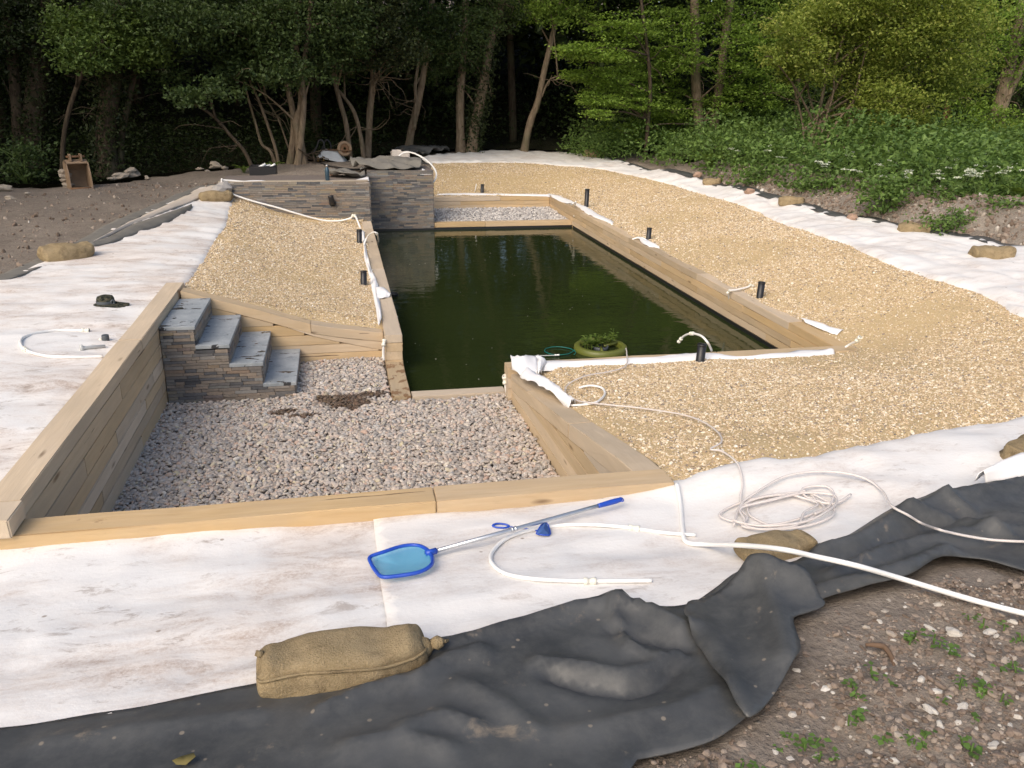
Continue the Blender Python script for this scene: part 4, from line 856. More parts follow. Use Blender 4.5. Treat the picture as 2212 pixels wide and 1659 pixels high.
# ------------------------------------------------------------------ sandbags
def sandbag(px_c, L, Wd, Ht, ang, label, seed, ear=True, dz=0.0):
    c = hit(*px_c); z0 = float(H(c[0], c[1])) + .015 + dz; t = thing('sandbag', (c[0], c[1], z0), label, 'sandbag', 'sandbags holding down the fleece')
    nu, nv = 56, 44; V = []
    def pt(u, v):
        th = (u - .5) * math.pi; ph = v * 2 * math.pi
        ex = abs(math.sin(th)) ** .72 * math.copysign(1, math.sin(th)); pr = abs(math.cos(th)) ** .44
        cy = math.copysign(abs(math.cos(ph)) ** .7, math.cos(ph)); sz = math.copysign(abs(math.sin(ph)) ** .85, math.sin(ph))
        n = 1 + .42 * float(fbm(u * 2.8 + seed, v * 3 + seed * 2, seed)) + .10 * float(fbm(u * 9 + seed, v * 7, seed + 4)); n *= 1 - .05 * math.exp(-((v - .435 - .02 * math.sin(u * 10 + seed)) / .022) ** 2) * bool(ear); sag = 1 - .30 * math.exp(-((u - .60) / .09) ** 2) * max(sz, 0) - .16 * math.exp(-((u - .3) / .12) ** 2) * max(sz, 0)
        x = ex * L / 2 * (1 + .03 * math.sin(ph * 2 + seed)); return np.array([x, cy * pr * Wd / 2 * n + .03 * Wd * math.sin(u * 7 + seed), max(Ht * .40 + sz * pr * Ht * .60 * n * sag, -.014 + Ht * .02 * cy)])
    ca, sa = math.cos(ang), math.sin(ang); Rm = np.array([[ca, -sa, 0], [sa, ca, 0], [0, 0, 1]])
    for i in range(nu):
        for j in range(nv): V.append(pt(i / (nu - 1), j / nv))
    Fc = [(i * nv + j, i * nv + (j + 1) % nv, (i + 1) * nv + (j + 1) % nv, (i + 1) * nv + j) for i in range(nu - 1) for j in range(nv)]
    V = np.array(V); body = link('sack', mesh_quads('sack', V @ Rm.T, Fc), HESS, t); body.matrix_basis = Matrix.Translation((c[0], c[1], z0))
    body.matrix_parent_inverse = Matrix.Translation((-c[0], -c[1], -z0))
    bpy.context.view_layer.update()
    base = np.array([c[0], c[1], z0])
    if ear:
        P = [base + Rm @ (pt(u, .435 + .02 * math.sin(u * 10 + seed)) + np.array([0, -.005, .004])) for u in np.linspace(.04, .96, 50)]
        tube('seam', P, .006, HESS, body, 6, sm=0)
        e = base + Rm @ np.array([L * .49, -.01, Ht * .45]); d = Rm @ np.array([1, 0, .15])
        tube('tied_neck', [e - d * .02, e + d * .02, e + d * .035, e + d * .055 + np.array([0, -.01, .01]), e + d * .07 + np.array([.01, -.02, .012])], [.058, .036, .018, .030, .014], HESS, t, 7, sm=3)
        for q in range(5): tube('frayed_end', [e + d * .05, e + d * (.075 + .01 * q % .02) + np.array([.006 * q, -.03 + .014 * q, .02 - .009 * q])], [.014, .007], HESS, t, 5, sm=0)
        tube('tie', [e + d * .034 + np.array([0, .02 * math.cos(q), .02 * math.sin(q)]) for q in np.linspace(0, 6.28, 12)[:-1]], .004, HESS, t, 6, closed=True, sm=0)
        for q in (-1, 1): tube('corner_ear', [base + Rm @ np.array([-L * .47, q * .05 - .03, Ht * (.75 if q > 0 else .12)]), base + Rm @ np.array([-L * .51, q * .055 - .03, Ht * (.80 if q > 0 else .08)])], [.016, .011], HESS, t, 7, sm=0)
    return t
sandbag((745, 1468), .63, .29, .19, .07, 'large hessian sandbag on the fleece beside the foreground liner', 1)
sandbag((1674, 1204), .40, .22, .12, .1, 'sandbag under the folded liner flap in the right foreground', 2, False)
sandbag((2140, 560), .56, .30, .19, -.25, 'largest of the sandbags on the right fleece, nearest the camera', 3, False)
sandbag((1972, 506), .48, .28, .19, -.4, 'second nearest sandbag on the right fleece, against the soil mound', 4, False)
sandbag((1708, 444), .48, .28, .18, -.35, 'third nearest sandbag on the right fleece, middle of the row', 5, False)
sandbag((1537, 400), .42, .26, .16, -.4, 'farthest of the four sandbags in the row on the right fleece', 6, False)
sandbag((1285, 342), .75, .3, .26, -.15, 'distant sandbag at the far corner of the fleece before the trees', 7, False)
sandbag((146, 560), .62, .36, .22, .55, 'hessian sandbag on the left fleece edge beside the bare soil', 8, False)
sandbag((468, 434), .62, .32, .18, .15, 'flat sandbag by the left end of the stone wall', 9, False)
sandbag((2225, 1000), .38, .3, .14, .3, 'sandbag half out of frame at the right edge', 10, False)

# ------------------------------------------------------------------ black upstand pipes
def upstand(b, top_z, r, label, lean=(0, 0)):
    t = thing('upstand_pipe', b, label, 'pipe', 'black pipes standing round the pool')
    p0 = np.array([b[0], b[1], b[2] - .1]); p1 = np.array([b[0] + lean[0], b[1] + lean[1], top_z])
    V, Fc = tube_data([p0, p1], r, 16, cap=False); V2, F2 = tube_data([p1, p1 - (p1 - p0) * .7], r * .86, 16, cap=False); nv = len(V)
    Fc = Fc + [tuple(i + nv for i in f) for f in F2] + [(16 + k, 16 + (k + 1) % 16, nv + (k + 1) % 16, nv + k) for k in range(16)]
    body = link('tube', mesh_quads('tube', np.concatenate([V, V2]), Fc), BPLAS, t)
    V, Fc = tube_data([p1 - (p1 - p0) * .06, p1 - (p1 - p0) * .02], r * 1.08, 16); link('rim', mesh_quads('rim', V, Fc), BPLAS, body); return t
for (bu, bv), tv, r, lb in [((1041, 417), 398, .045, 'short black pipe in the far gravel behind the timber wall'), ((1266, 449), 408, .050, 'tallest black pipe, in the gravel at the far right pool corner'), ((1400, 518), 492, .045, 'black pipe in the gravel halfway along the right pool wall'),
        ((1640, 645), 609, .045, 'black pipe behind the white arch on the right pool wall'), ((1511, 783), 743, .045, 'black pipe in front of the near pool wall by the planter'), ((785, 614), 585, .043, 'black pipe in the left gravel nearest the steps'), ((776, 527), 496, .045, 'black pipe in the left gravel by the stone wall')]:
    b = hit(bu, bv, .03); tz = aty(bu, tv, b[1])[2]; upstand(b, tz, r, lb, (.012, 0))
# black outlet in the stone wall
c = aty(717, 432, YW - .01); t = thing('wall_outlet', c, 'black plastic pipe elbow sticking out of the slate wall', 'pipe')
tube('elbow', [c + np.array([.02, .05, -.06]), c + np.array([.01, -.06, -.05]), c + np.array([-.005, -.11, .0]), c + np.array([-.02, -.12, .10])], .055, BPLAS, t, 14, sm=4)
lathe('collar', [(.055, 0), (.068, 0), (.068, .05), (.055, .05)], BPLAS, t, 16, loc=c + np.array([.01, -.03, -.055]), axis=(0, -1, .1))
# pot and stub in the water by the left wall
c = atz(850, 640, 0.0); c[0] = max(c[0], XL + .09); t = thing('water_pot', c, 'black plastic pot standing in the water against the left wall', 'pot')
lathe('body', [(.05, -.3), (.066, .02), (.072, .03), (.072, .05), (.062, .05), (.055, -.1)], BPLAS, t, 18, loc=c)
c = atz(864, 685, .01); o = tube('pipe_stub', [(XL + .004, c[1], .02), (XL + .10, c[1] - .01, .015)], .016, LGREY, None, 10, sm=0); tag(o, 'short grey pipe stub sticking out of the left pool wall at the water', 'pipe')

def surf(x, y):
    z = H(x, y) + .01; z = np.where(inpoly(x, y, FB) & ~inpoly(x, y, GRAV_R), fleece_b(x, y), z); z = np.where(inpoly(x, y, FA), np.maximum(fleece_a(x, y), z), z); z = np.where(inpoly(x, y, FD) & ~inpoly(x, y, GRAV_L), fleece_d(x, y), z)
    z = np.where(inpoly(x, y, GRAV_R), gz(x, y, GOUT) + .008, z); return np.maximum(z, np.where(inpoly(x, y, LPOLY), liner_z(x, y) + .004, 0))
# ------------------------------------------------------------------ white pipes
def fitting(p, d, parent, r=.022, L=.07, m=None):
    d = np.array(d, float); d /= np.linalg.norm(d)
    lathe('coupler', [(r * .62, -L / 2), (r, -L / 2), (r, -L * .22), (r * .78, -L * .18), (r * .78, L * .18), (r, L * .22), (r, L / 2), (r * .62, L / 2)], m or WFIT, parent, 14, loc=p, axis=d)
pr = .0125
def wpipe(pts, label, r=pr, fit=(), name='plastic_pipe', m=None):
    t = thing(name, pts[0], label, 'pipe'); pts = smooth_line(pts, 7); tb = tube('tube', pts, r, m or WPIPE, t, 10, sm=0)
    for f in fit:
        i = min(int(f * (len(pts) - 1)), len(pts) - 2); fitting(pts[i] if f < 1 else pts[-1], pts[i + 1] - pts[i], tb, r * 1.75, r * 5.5)
    return t
G_ = lambda *px, dz=.013: [hit(u, v, dz, surf) for u, v in px]
wpipe(G_((185, 714), (130, 713), (85, 718), (52, 728), (44, 741), (58, 757), (95, 768), (150, 771), (222, 770)), 'curved white pipe lying on the left fleece by the tall wall', .012, (.005, .62))
wpipe(G_((1503, 1156), (1430, 1150), (1345, 1138), (1250, 1133), (1170, 1140), (1100, 1160), (1065, 1190), (1062, 1215), (1090, 1238), (1150, 1250), (1250, 1255), (1330, 1255), (1408, 1254)), 'large curved white pipe lying beside the skimmer net on the fleece', .0105, (.145, .865))
wpipe([hit(1462, 1045, .03, surf), hit(1470, 1090, .014, surf), hit(1475, 1150, .014, surf), hit(1485, 1172, .014, surf), hit(1530, 1176, .03, surf), hit(1600, 1178, .12, surf), hit(1690, 1187, .16, surf), hit(1760, 1202, .12, surf), hit(1850, 1222, .06, surf), hit(1960, 1254, .04, surf), hit(2080, 1290, .06), hit(2160, 1312, .05), hit(2240, 1332, .05)], 'long white pipe from the beam end crossing the liner to the right edge', .0125)
# pipe along the slate wall
k5 = lambda a, b: ((800 + a * .45208) / 1.82278, (550 + b * .45208) / 1.82278)
yy = YW - .05
wpipe([aty(*k5(405, 372), YW + .05), aty(*k5(260, 358), YW + .02), aty(*k5(175, 352), YW - .02), aty(*k5(162, 345), yy), aty(*k5(165, 385), yy), aty(*k5(215, 455), yy - .05), aty(*k5(400, 525), yy - .08), aty(*k5(640, 590), yy - .1), aty(*k5(840, 650), yy - .1), aty(*k5(1030, 700), yy - .1), aty(*k5(1170, 708), yy - .12), aty(*k5(1270, 688), yy - .15), aty(*k5(1318, 662), yy - .2), aty(*k5(1345, 710), yy - .4), aty(*k5(1370, 775), yy - .6)], 'long white pipe looped across the front of the slate wall', .018, (.853,))
wpipe([hit(786, 530, .08), atz(793, 512, .60), atz(806, 502, .72), atz(814, 505, .70), atz(818, 520, .45), atz(815, 530, .30)], 'white pipe arching over the left pool wall into the water', .013, (.62,))
wpipe([aty(*k5(1700, 150), 20.4), aty(*k5(1740, 118), 20.4), aty(*k5(1810, 112), 20.3), aty(*k5(1900, 150), 20.0), aty(*k5(1985, 215), 19.7), aty(*k5(2030, 290), 19.5), aty(*k5(2020, 345), 19.4), aty(*k5(2002, 370), 19.3)], 'white hose arching over the tower top to the far gravel', .020)
wpipe([hit(*k5(860, 362), .10), hit(*k5(1000, 350), .06), hit(*k5(1120, 340), .05), hit(*k5(1200, 325), .05), hit(*k5(1275, 290), .08)], 'thin white hose lying on the soil behind the water bottle', .014)
wpipe([atz(1240, 467, .27), atz(1241, 450, .38), aty(1244, 436, 18.4), aty(1240, 440, 18.45), atz(1233, 443, .45)], 'small white spout bent over the far end of the right wall', .014, ())
wpipe([atz(1366, 517, .43), atz(1376, 514, .46), atz(1388, 514, .46), atz(1398, 520, .43)], 'short white pipe lying on the right wall at the middle pipe', .014)
wpipe([atz(1581, 675, .10), atz(1576, 650, .28), atx(1574, 630, XR - .05), atx(1590, 626, XR + .06), atx(1612, 621, XR + .24), atx(1624, 617, XR + .33), atx(1624, 632, XR + .35), hit(1624, 640, .02)], 'white pipe bridging the right pool wall and dripping into the water', .012, (.02, .30, .71))
wpipe([hit(1537, 757, .10), aty(1530, 742, 7.62), aty(1518, 728, 7.70), aty(1505, 722, 7.85), aty(1490, 721, 8.0), aty(1476, 727, 8.15), aty(1468, 736, 8.2)], 'white pipe arching over the near wall beside the black pipe', .012, (.62, .985))
wpipe([atz(1826, 750, .46), atz(1836, 744, .50), atz(1848, 738, .56), atz(1854, 732, .60)], 'short white pipe end poking out at the near right pool corner', .013, (.97,))
wpipe([atz(1025, 416, .44), aty(1027, 408, 21.3), aty(1029, 397, 21.3)], 'thin white pipe standing in the far gravel', .012)
wpipe([aty(829, 778, 9.0), aty(828, 760, 9.0), aty(829, 742, 9.0), aty(830, 738, 9.02)], 'small white standpipe against the left wall end', .014, (.75,))
wpipe([aty(1095, 850, 7.80), aty(1092, 832, 7.80), aty(1090, 818, 7.80), aty(1093, 813, 7.83), aty(1099, 812, 7.86)], 'small white standpipe at the corner of the right wing wall', .014, (.45, .8))

# clear hose: run over the gravel, coil, run to the right edge
t = thing('clear_hose', hit(1690, 1110), 'tangled clear plastic hose coiled on the fleece and trailing over gravel', 'hose'); hr_ = .007
gpx = lambda L, dz=.03: [hit(u, v, max(dz - .022, .009), surf) for u, v in L]
tube('run', [atz(1352, 752, .46)] + [atz(1354, 765, .47)] + gpx([(1352, 790), (1320, 802), (1265, 812), (1228, 830), (1222, 850), (1250, 866), (1310, 874), (1372, 880), (1430, 888), (1480, 897), (1520, 912), (1552, 935), (1558, 955), (1535, 970), (1560, 975), (1592, 1000), (1604, 1040), (1600, 1075), (1608, 1090), (1640, 1085), (1700, 1070), (1740, 1060)], .05), hr_, HOSE, t, 8)
rr = random.Random(4); cc = []
for i in range(46):
    a = i * .62 + .2; q = 1 + .25 * rr.uniform(-1, 1); cc.append(hit(1690 + 100 * q * math.cos(a) + 22 * math.sin(i * .37), 1104 + 27 * q * math.sin(a) - 8 * math.cos(a) + 8 * math.sin(i * .6), .012 + .0006 * i, surf))
tube('coil', cc, hr_, HOSE, t, 8, sm=5)
tube('run', [hit(u, v, .034, surf) for u, v in ((1585, 1135), (1600, 1090), (1640, 1060), (1700, 1028), (1780, 1018), (1860, 1030), (1905, 1060), (1925, 1092), (1960, 1112), (1990, 1130), (2025, 1143), (2060, 1152), (2100, 1160), (2140, 1166), (2185, 1169), (2230, 1170))], hr_, HOSE, t, 8)
tube('loop', gpx([(1760, 1110), (1790, 1095), (1800, 1065), (1780, 1050), (1735, 1055), (1745, 1075), (1800, 1088), (1838, 1068)], .05), hr_, HOSE, t, 8)
o = wpipe(gpx([(1250, 838), (1275, 833), (1300, 838), (1306, 852), (1290, 868), (1262, 874), (1230, 876)], .03), 'short white pipe hook lying on the gravel by the fleece corner', .010)

# ------------------------------------------------------------------ skimmer net, hand net
t = thing('skimmer_net', hit(870, 1212), 'blue leaf skimmer net with aluminium pole on the front fleece', 'pool net'); dz = .062
fr = smooth_line(gpx([(800, 1203), (830, 1192), (868, 1180), (900, 1178), (922, 1187), (934, 1205), (930, 1222), (905, 1236), (860, 1244), (826, 1246), (812, 1234), (801, 1216)], dz), 5, True)
frm = tube('frame', fr, .010, BLUE, t, 8, closed=True, sm=0)
bm = bmesh.new(); cen = fr.mean(0); inner = [bm.verts.new(tuple(cen + (p - cen) * .55 - np.array([0, 0, .022]))) for p in fr]; outer = [bm.verts.new(tuple(p)) for p in fr]; cv = bm.verts.new(tuple(cen - np.array([0, 0, .027])))
for i in range(len(fr)):
    j = (i + 1) % len(fr); bm.faces.new((outer[i], outer[j], inner[j], inner[i])); bm.faces.new((inner[i], inner[j], cv))
bm_link('netting', bm, NET, frm, True)
p0 = hit(920, 1196, .04, surf); p1 = hit(942, 1190, .04, surf); p5 = hit(1342, 1079, .06, surf); p2 = p1 + (p5 - p1) * .39; p3 = p1 + (p5 - p1) * .74; p4 = p1 + (p5 - p1) * .86
tube('socket', [p0, p1], .017, BLUE, t, 10, sm=0); tube('pole', [p1, p2, p3, p4], .0115, ALU, t, 10, sm=0); fitting(p2, p3 - p1, t, .015, .03, ALU)
gr_ = tube('grip', [p4, p4 * .7 + p5 * .3, p4 * .25 + p5 * .75, p5], [.0125, .0155, .0165, .012], BLUE, t, 10, sm=3)
tube('hang_loop', [p5 + np.array([.012 * math.cos(a), .022 * math.sin(a), 0]) for a in np.linspace(0, 6.28, 12)[:-1]], .004, BLUE, gr_, 6, closed=True, sm=0)
t = thing('hand_net', hit(1085, 1138), 'small blue aquarium hand net under the skimmer pole', 'hand net')
tube('handle_loop', gpx([(1064, 1135), (1075, 1131), (1092, 1133), (1100, 1137), (1090, 1140), (1072, 1139)], .03), .0055, BLUE, t, 6, closed=True, sm=4)
tube('shaft', gpx([(1100, 1138), (1130, 1141), (1165, 1147)], .028), .0035, BLUE, t, 6)
n0 = [hit(u, v, d) for u, v, d in ((1160, 1148, .045), (1178, 1126, .08), (1188, 1146, .045), (1186, 1156, .04), (1162, 1154, .04))]
tube('rim', [n0[0], n0[1], n0[2], n0[3], n0[4]], .004, BLUE, t, 6, closed=True, sm=2)
bm = bmesh.new(); vs = [bm.verts.new(tuple(q)) for q in n0]; ap = bm.verts.new(tuple(hit(1175, 1142, .095))); [bm.faces.new((vs[i], vs[(i + 1) % 5], ap)) for i in range(5)]
bm_link('bag', bm, plain('dark_blue_netting', (.06, .13, .36), .8, .1), t)

# ------------------------------------------------------------------ hat, fittings on the left fleece
c = hit(232, 662, .01); t = thing('sun_hat', c, 'dark camouflage sun hat lying on the left fleece', 'hat')
V = []; nu = 40; rings = [(.0, .0), (1, 0)]
def brim(a, k):
    r = .175 + .02 * math.cos(2 * a + .6); r = .085 + (r - .085) * k; z = .035 + k * .045 * math.sin(a * 1 + 2.6) * math.sin(a * .5 + .4) - .028 * k; return (r * 1.12 * math.cos(a), r * .95 * math.sin(a), max(z, .004))
V = [brim(2 * math.pi * i / nu, k / 5) for k in range(6) for i in range(nu)]; Fc = [(k * nu + i, k * nu + (i + 1) % nu, (k + 1) * nu + (i + 1) % nu, (k + 1) * nu + i) for k in range(5) for i in range(nu)]
o = link('brim', mesh_quads('brim', np.array(V) + c, Fc), CAMO, t); o.modifiers.new('s', 'SOLIDIFY').thickness = .005
crw = lathe('crown', [(.088, .015), (.087, .05), (.083, .085), (.074, .105), (.05, .114), (.02, .110), (.001, .107)], CAMO, t, 28, loc=c + np.array([-.01, 0, 0]))
lathe('band', [(.0895, .03), (.0905, .05), (.087, .065)], GPLAS, crw, 28, loc=c + np.array([-.01, 0, 0])); tube('bow', [c + np.array([.07 + .012 * math.cos(a), -.055 + .008 * math.cos(a), .055 + .022 * math.sin(a)]) for a in np.linspace(0, 6.28, 10)[:-1]], .009, GPLAS, t, 7, closed=True, sm=0)
c = hit(229, 738, .012); t = thing('plumbing_fitting', c, 'dark grey pipe cap standing on the left fleece', 'pipe fitting'); lathe('cap', [(.001, 0), (.030, 0), (.031, .004), (.031, .058), (.028, .062), (.001, .062)], GPLAS, t, 20, loc=c)
lathe('insert', [(.001, 0), (.016, .002), (.014, .02), (.001, .024)], WFIT, t, 12, loc=c + np.array([-.047, .02, .006]))
c = hit(172, 752, .03); c2 = hit(221, 748, .03); t = thing('pipe_fitting', c, 'light grey pipe spigot with flanged end lying on the left fleece', 'pipe fitting'); d = c2 - c
lathe('spigot', [(.001, 0), (.030, 0), (.030, .022), (.018, .03), (.014, .04), (.013, .20), (.001, .20)], LGREY, t, 16, loc=c, axis=d)

# ------------------------------------------------------------------ floating planter
c = atz(1297, 752, .02); t = thing('floating_planter', c, 'olive green floating plant ring with seedlings near the near wall', 'floating planter'); Rr = .325
lathe('ring', [(Rr - .07, -.05), (Rr - .005, -.06), (Rr + .005, -.02), (Rr, .03), (Rr - .02, .045), (Rr - .065, .045), (Rr - .075, .03), (Rr - .075, -.05)], RING, t, 48, loc=c)
for a in (.35, 2.45, 4.5):
    dv = np.array([math.cos(a), math.sin(a), 0]); tube('spoke', [c + dv * .05 + np.array([0, 0, .025]), c + dv * .27 + np.array([0, 0, .028])], .018, RING, t, 8, sm=0)
lathe('basket', [(.001, -.04), (.08, -.04), (.10, .03), (.092, .03), (.074, -.02), (.001, -.02)], GPLAS, t, 20, loc=c)
def sprig(parent, base, h, n, ls, m, seed, nm='seedling', spread=.03):
    r = random.Random(seed); P = [np.array(base)]; d = np.array([r.uniform(-.3, .3), r.uniform(-.3, .3), 1.0])
    for i in range(4): P.append(P[-1] + d / np.linalg.norm(d) * h / 4); d = d + np.array([r.uniform(-.3, .3), r.uniform(-.3, .3), 0])
    V, Fc = tube_data(smooth_line(P, 3), .0035, 5); Vs = [V]; Fs = list(Fc); o = len(V); Pl = smooth_line(P, 4)
    for i in range(n):
        q = Pl[min(int((.25 + .75 * r.random()) * len(Pl)), len(Pl) - 1)]; a = r.uniform(0, 6.28); dv = np.array([math.cos(a), math.sin(a), r.uniform(.1, .6)]); sd = np.array([-math.sin(a), math.cos(a), 0]); s = ls * r.uniform(.6, 1.2)
        b = q + dv * spread * r.random(); L = np.array([b, b + dv * s * .5 + sd * s * .42, b + dv * s, b + dv * s * .5 - sd * s * .42]); L[:, 2] -= np.array([0, .003, .010, .003]); Vs.append(L); Fs.append((o, o + 1, o + 2, o + 3)); o += 4
    return link(nm, mesh_quads(nm, np.concatenate(Vs), Fs), m, parent)
for i in range(24):
    a = random.uniform(.3, 3.6); q = random.uniform(.02, .22); sprig(t, c + np.array([q * math.cos(a), q * math.sin(a) * .9, .0]), random.uniform(.07, .20 if i > 3 else .26), 16, .045, L_FERN, 100 + i)
t = thing('teal_cord', atz(1200, 760, .01), 'coiled teal cord floating beside the green planter ring', 'cord'); tube('cord', [atz(u, v, .015) for u, v in ((1246, 748), (1240, 757), (1225, 765), (1196, 766), (1178, 760), (1180, 753), (1200, 749), (1228, 752), (1243, 760), (1240, 766))], .005, TEAL, t, 6)
tube('cable', [atz(u, v, .02) for u, v in ((1206, 768), (1180, 768), (1150, 770), (1125, 776))], .006, LGREY, t, 6); fitting(atz(1203, 767, .02), (1, 0, 0), t, .012, .06, WPIPE)

# ------------------------------------------------------------------ vegetation tools
def leaf_arrays(P, s, up=.5, aspect=.62, r=rng):
    P = np.asarray(P, float); n = len(P); s = np.broadcast_to(s, (n,)) * r.uniform(.7, 1.25, n)
    N = r.normal(0, 1, (n, 3)); N[:, 2] += up * 2.2; N /= np.linalg.norm(N, axis=1)[:, None]
    T = np.cross(N, r.normal(0, 1, (n, 3))); T /= np.linalg.norm(T, axis=1)[:, None] + 1e-9; B = np.cross(N, T)
    h = (s * .5)[:, None]; w_ = (s * .5 * aspect)[:, None]; f = (s * .10)[:, None]
    V = np.stack([P - T * h, P + B * w_ + N * f - T * h * .15, P + T * h - N * f, P - B * w_ + N * f - T * h * .15], 1).reshape(-1, 3)
    return V, np.arange(4 * n).reshape(n, 4)
def leaves(name, P, s, m, parent=None, up=.5, aspect=.62, kind=None):
    V, Fc = leaf_arrays(P, s, up, aspect); o = link(name, fastmesh(name, V, Fc, False), m, parent)
    if kind: o['kind'] = kind
    return o
def clump_pts(c, rad, n, sprays=None, flat=.45, r=rng):
    """leaves gathered into sprays inside an uneven ellipsoid"""
    c = np.asarray(c, float); rad = np.asarray(rad, float); k = sprays or max(4, n // 26)
    d = r.normal(0, 1, (k, 3)); d /= np.linalg.norm(d, axis=1)[:, None]; q = d * (r.uniform(.15, 1.0, (k, 1)) ** .5) * rad * r.uniform(.75, 1.18, (k, 1))
    i = r.integers(0, k, n); sr = r.uniform(.10, .24, k) * rad.mean() + .10
    off = r.normal(0, 1, (n, 3)) * np.array([1, 1, flat]) * sr[i][:, None] * .75
    return c + q[i] + off
def pclump(u, v, y, ru, rv, n, **kw):
    c = aty(u, v, y); k = np.linalg.norm(c - CAM) / FPX; return clump_pts(c, (ru * k, max(ru, rv) * k * .8, rv * k), n, **kw)
TREES = {}
def stem_line(px, y, rpx, top=None, lean=None):
    P = [aty(u, v, y) for u, v in px]; k = np.linalg.norm(P[0] - CAM) / FPX / 2; R = list(np.linspace(rpx[0], rpx[1], len(P)) * k)
    P[0] = P[0] - np.array([0, 0, .25])
    if top:
        d = (P[-1] - P[-2]); d = d / np.linalg.norm(d); d[1] += random.uniform(-.12, .12); r0 = R[-1]
        n = 5
        h = (top - P[-1][2]) / n
        for i in range(n):
            d2 = np.array([d[0] * (1 - i * .15), d[1], max(d[2], .5)]); P.append(P[-1] + d2 / d2[2] * h + rng.normal(0, .12, 3) * np.array([1, 1, 0])); R.append(r0 * (1 - (i + 1) / n * .8))
    return np.array(P), np.array(R)
def tree(name, label, cat, y, stems, clumps, lm, leaf=.10, bark=None, top=13.0, up=.4, group='trees at the wood edge', upper=5, twig=10, flat=.45, ivy=None, ul=.34):
    """stems: list of (pixel line, (w0, w1), goes_up); clumps: (u, v, ru, rv, n)"""
    bark = bark or BARK; base = aty(*stems[0][0][0], y); t = thing(name, base, label, cat, group); first = True
    lines = []
    for px, wpx, goes in stems:
        P, R = stem_line(px, y + random.uniform(-.25, .25) * (0 if first else 1), wpx, top if goes else None); lines.append((P, goes))
        Ps = smooth_line(P, 4); Rs = np.interp(np.linspace(0, len(P) - 1, len(Ps)), np.arange(len(P)), R); Rs = Rs * (1 + .10 * np.array([float(fbm(i * .6, y, 7)) for i in range(len(Ps))])); Rs[:3] *= np.array([1.45, 1.2, 1.06]) if wpx[0] > 12 else 1
        V, Fc = tube_data(Ps, Rs, 10 if wpx[0] > 9 else 6); link('trunk', mesh_quads('trunk', V, Fc), bark, t); first = False
    allp = []; br = []
    for (u, v, ru, rv, n) in clumps:
        yc = y + random.uniform(-1.2, .6); pts = pclump(u, v, yc, ru, rv, n, flat=flat); allp.append(pts)
        c = pts.mean(0); P = lines[random.randrange(len(lines))][0]; j = int(np.argmin(np.linalg.norm(P - (c - np.array([0, 0, .7])), axis=1))); a = P[j]; mid_ = (a + c) / 2 + np.array([0, 0, .15])
        br.append((smooth_line([a, mid_, c], 4), np.linspace(.035, .008, 9)))
        for _ in range(3):
            e = pts[rng.integers(len(pts))]; br.append((smooth_line([c, (c + e) / 2 + rng.normal(0, .08, 3), e], 3), np.linspace(.009, .003, 7)))
    for P, goes in lines:
        if not goes: continue
        for i in range(upper):
            c = P[-1] * random.uniform(.35, 1) + P[-6] * 0; k_ = random.uniform(.0, 1.0); c = P[-5] * (1 - k_) + P[-1] * k_ + np.array([random.uniform(-1.6, 1.6), random.uniform(-1.4, 1.4), random.uniform(-.3, .9)])
            allp.append((c, clump_pts(c, (random.uniform(1.3, 2.0), 1.5, random.uniform(.9, 1.4)), 420)))
    fine = [a for a in allp if not isinstance(a, tuple)]; coarse = [a[1] for a in allp if isinstance(a, tuple)]
    P = np.concatenate(fine + coarse) if fine or coarse else np.zeros((0, 3)); S = np.concatenate([np.full(sum(map(len, fine)), leaf), np.full(sum(map(len, coarse)), ul)])
    if len(P): leaves('crown', P, S, lm, t, up)
    if br: tubes('branches', br, bark, t, 5)
    if ivy:
        Pl = smooth_line(lines[0][0], 6); n = ivy; i = rng.integers(0, min(len(Pl), 34), n); a = rng.uniform(0, 6.28, n); rr_ = rng.gamma(3, .05, n) + stems[0][1][0] * .0055
        leaves('ivy', Pl[i] + np.column_stack([rr_ * np.cos(a), rr_ * np.sin(a), rng.normal(0, .15, n)]), .10, L_IVY, t, .1)
    if twig:
        L = []
        for _ in range(twig):
            P = lines[random.randrange(len(lines))][0]; j = random.uniform(.25, .75) * (len(P) - 2); a = P[int(j)] + (P[int(j) + 1] - P[int(j)]) * (j % 1); d = np.array([random.uniform(-1, 1), random.uniform(-.6, .3), random.uniform(-.5, .5)]); q = [a]
            for _k in range(5): q.append(q[-1] + d / np.linalg.norm(d) * random.uniform(.12, .32)); d = d + rng.normal(0, .35, 3) + np.array([0, 0, -.05])
            L.append((smooth_line(q, 2), np.linspace(.013, .003, 11)))
        tubes('twigs', L, bark, t, 4)
    return t

# woodland floor and hillside
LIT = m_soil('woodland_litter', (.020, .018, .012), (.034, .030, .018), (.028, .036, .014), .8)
def wfz(x, y):
    d = polydist(x, y, WF + WF[:1]); left = np.clip((8 - x) / 3, 0, 1); return H(x, y) + .05 + .22 * fbm(x * .7, y * .7, 131) * np.clip(d / 2, 0, 1) - left * .9 * np.clip(d / 1.4, 0, 1) * np.clip((30 - y) / 4, 0, 1)
o = region('woodland_floor', WF, .6, wfz, LIT); o['kind'] = 'structure'

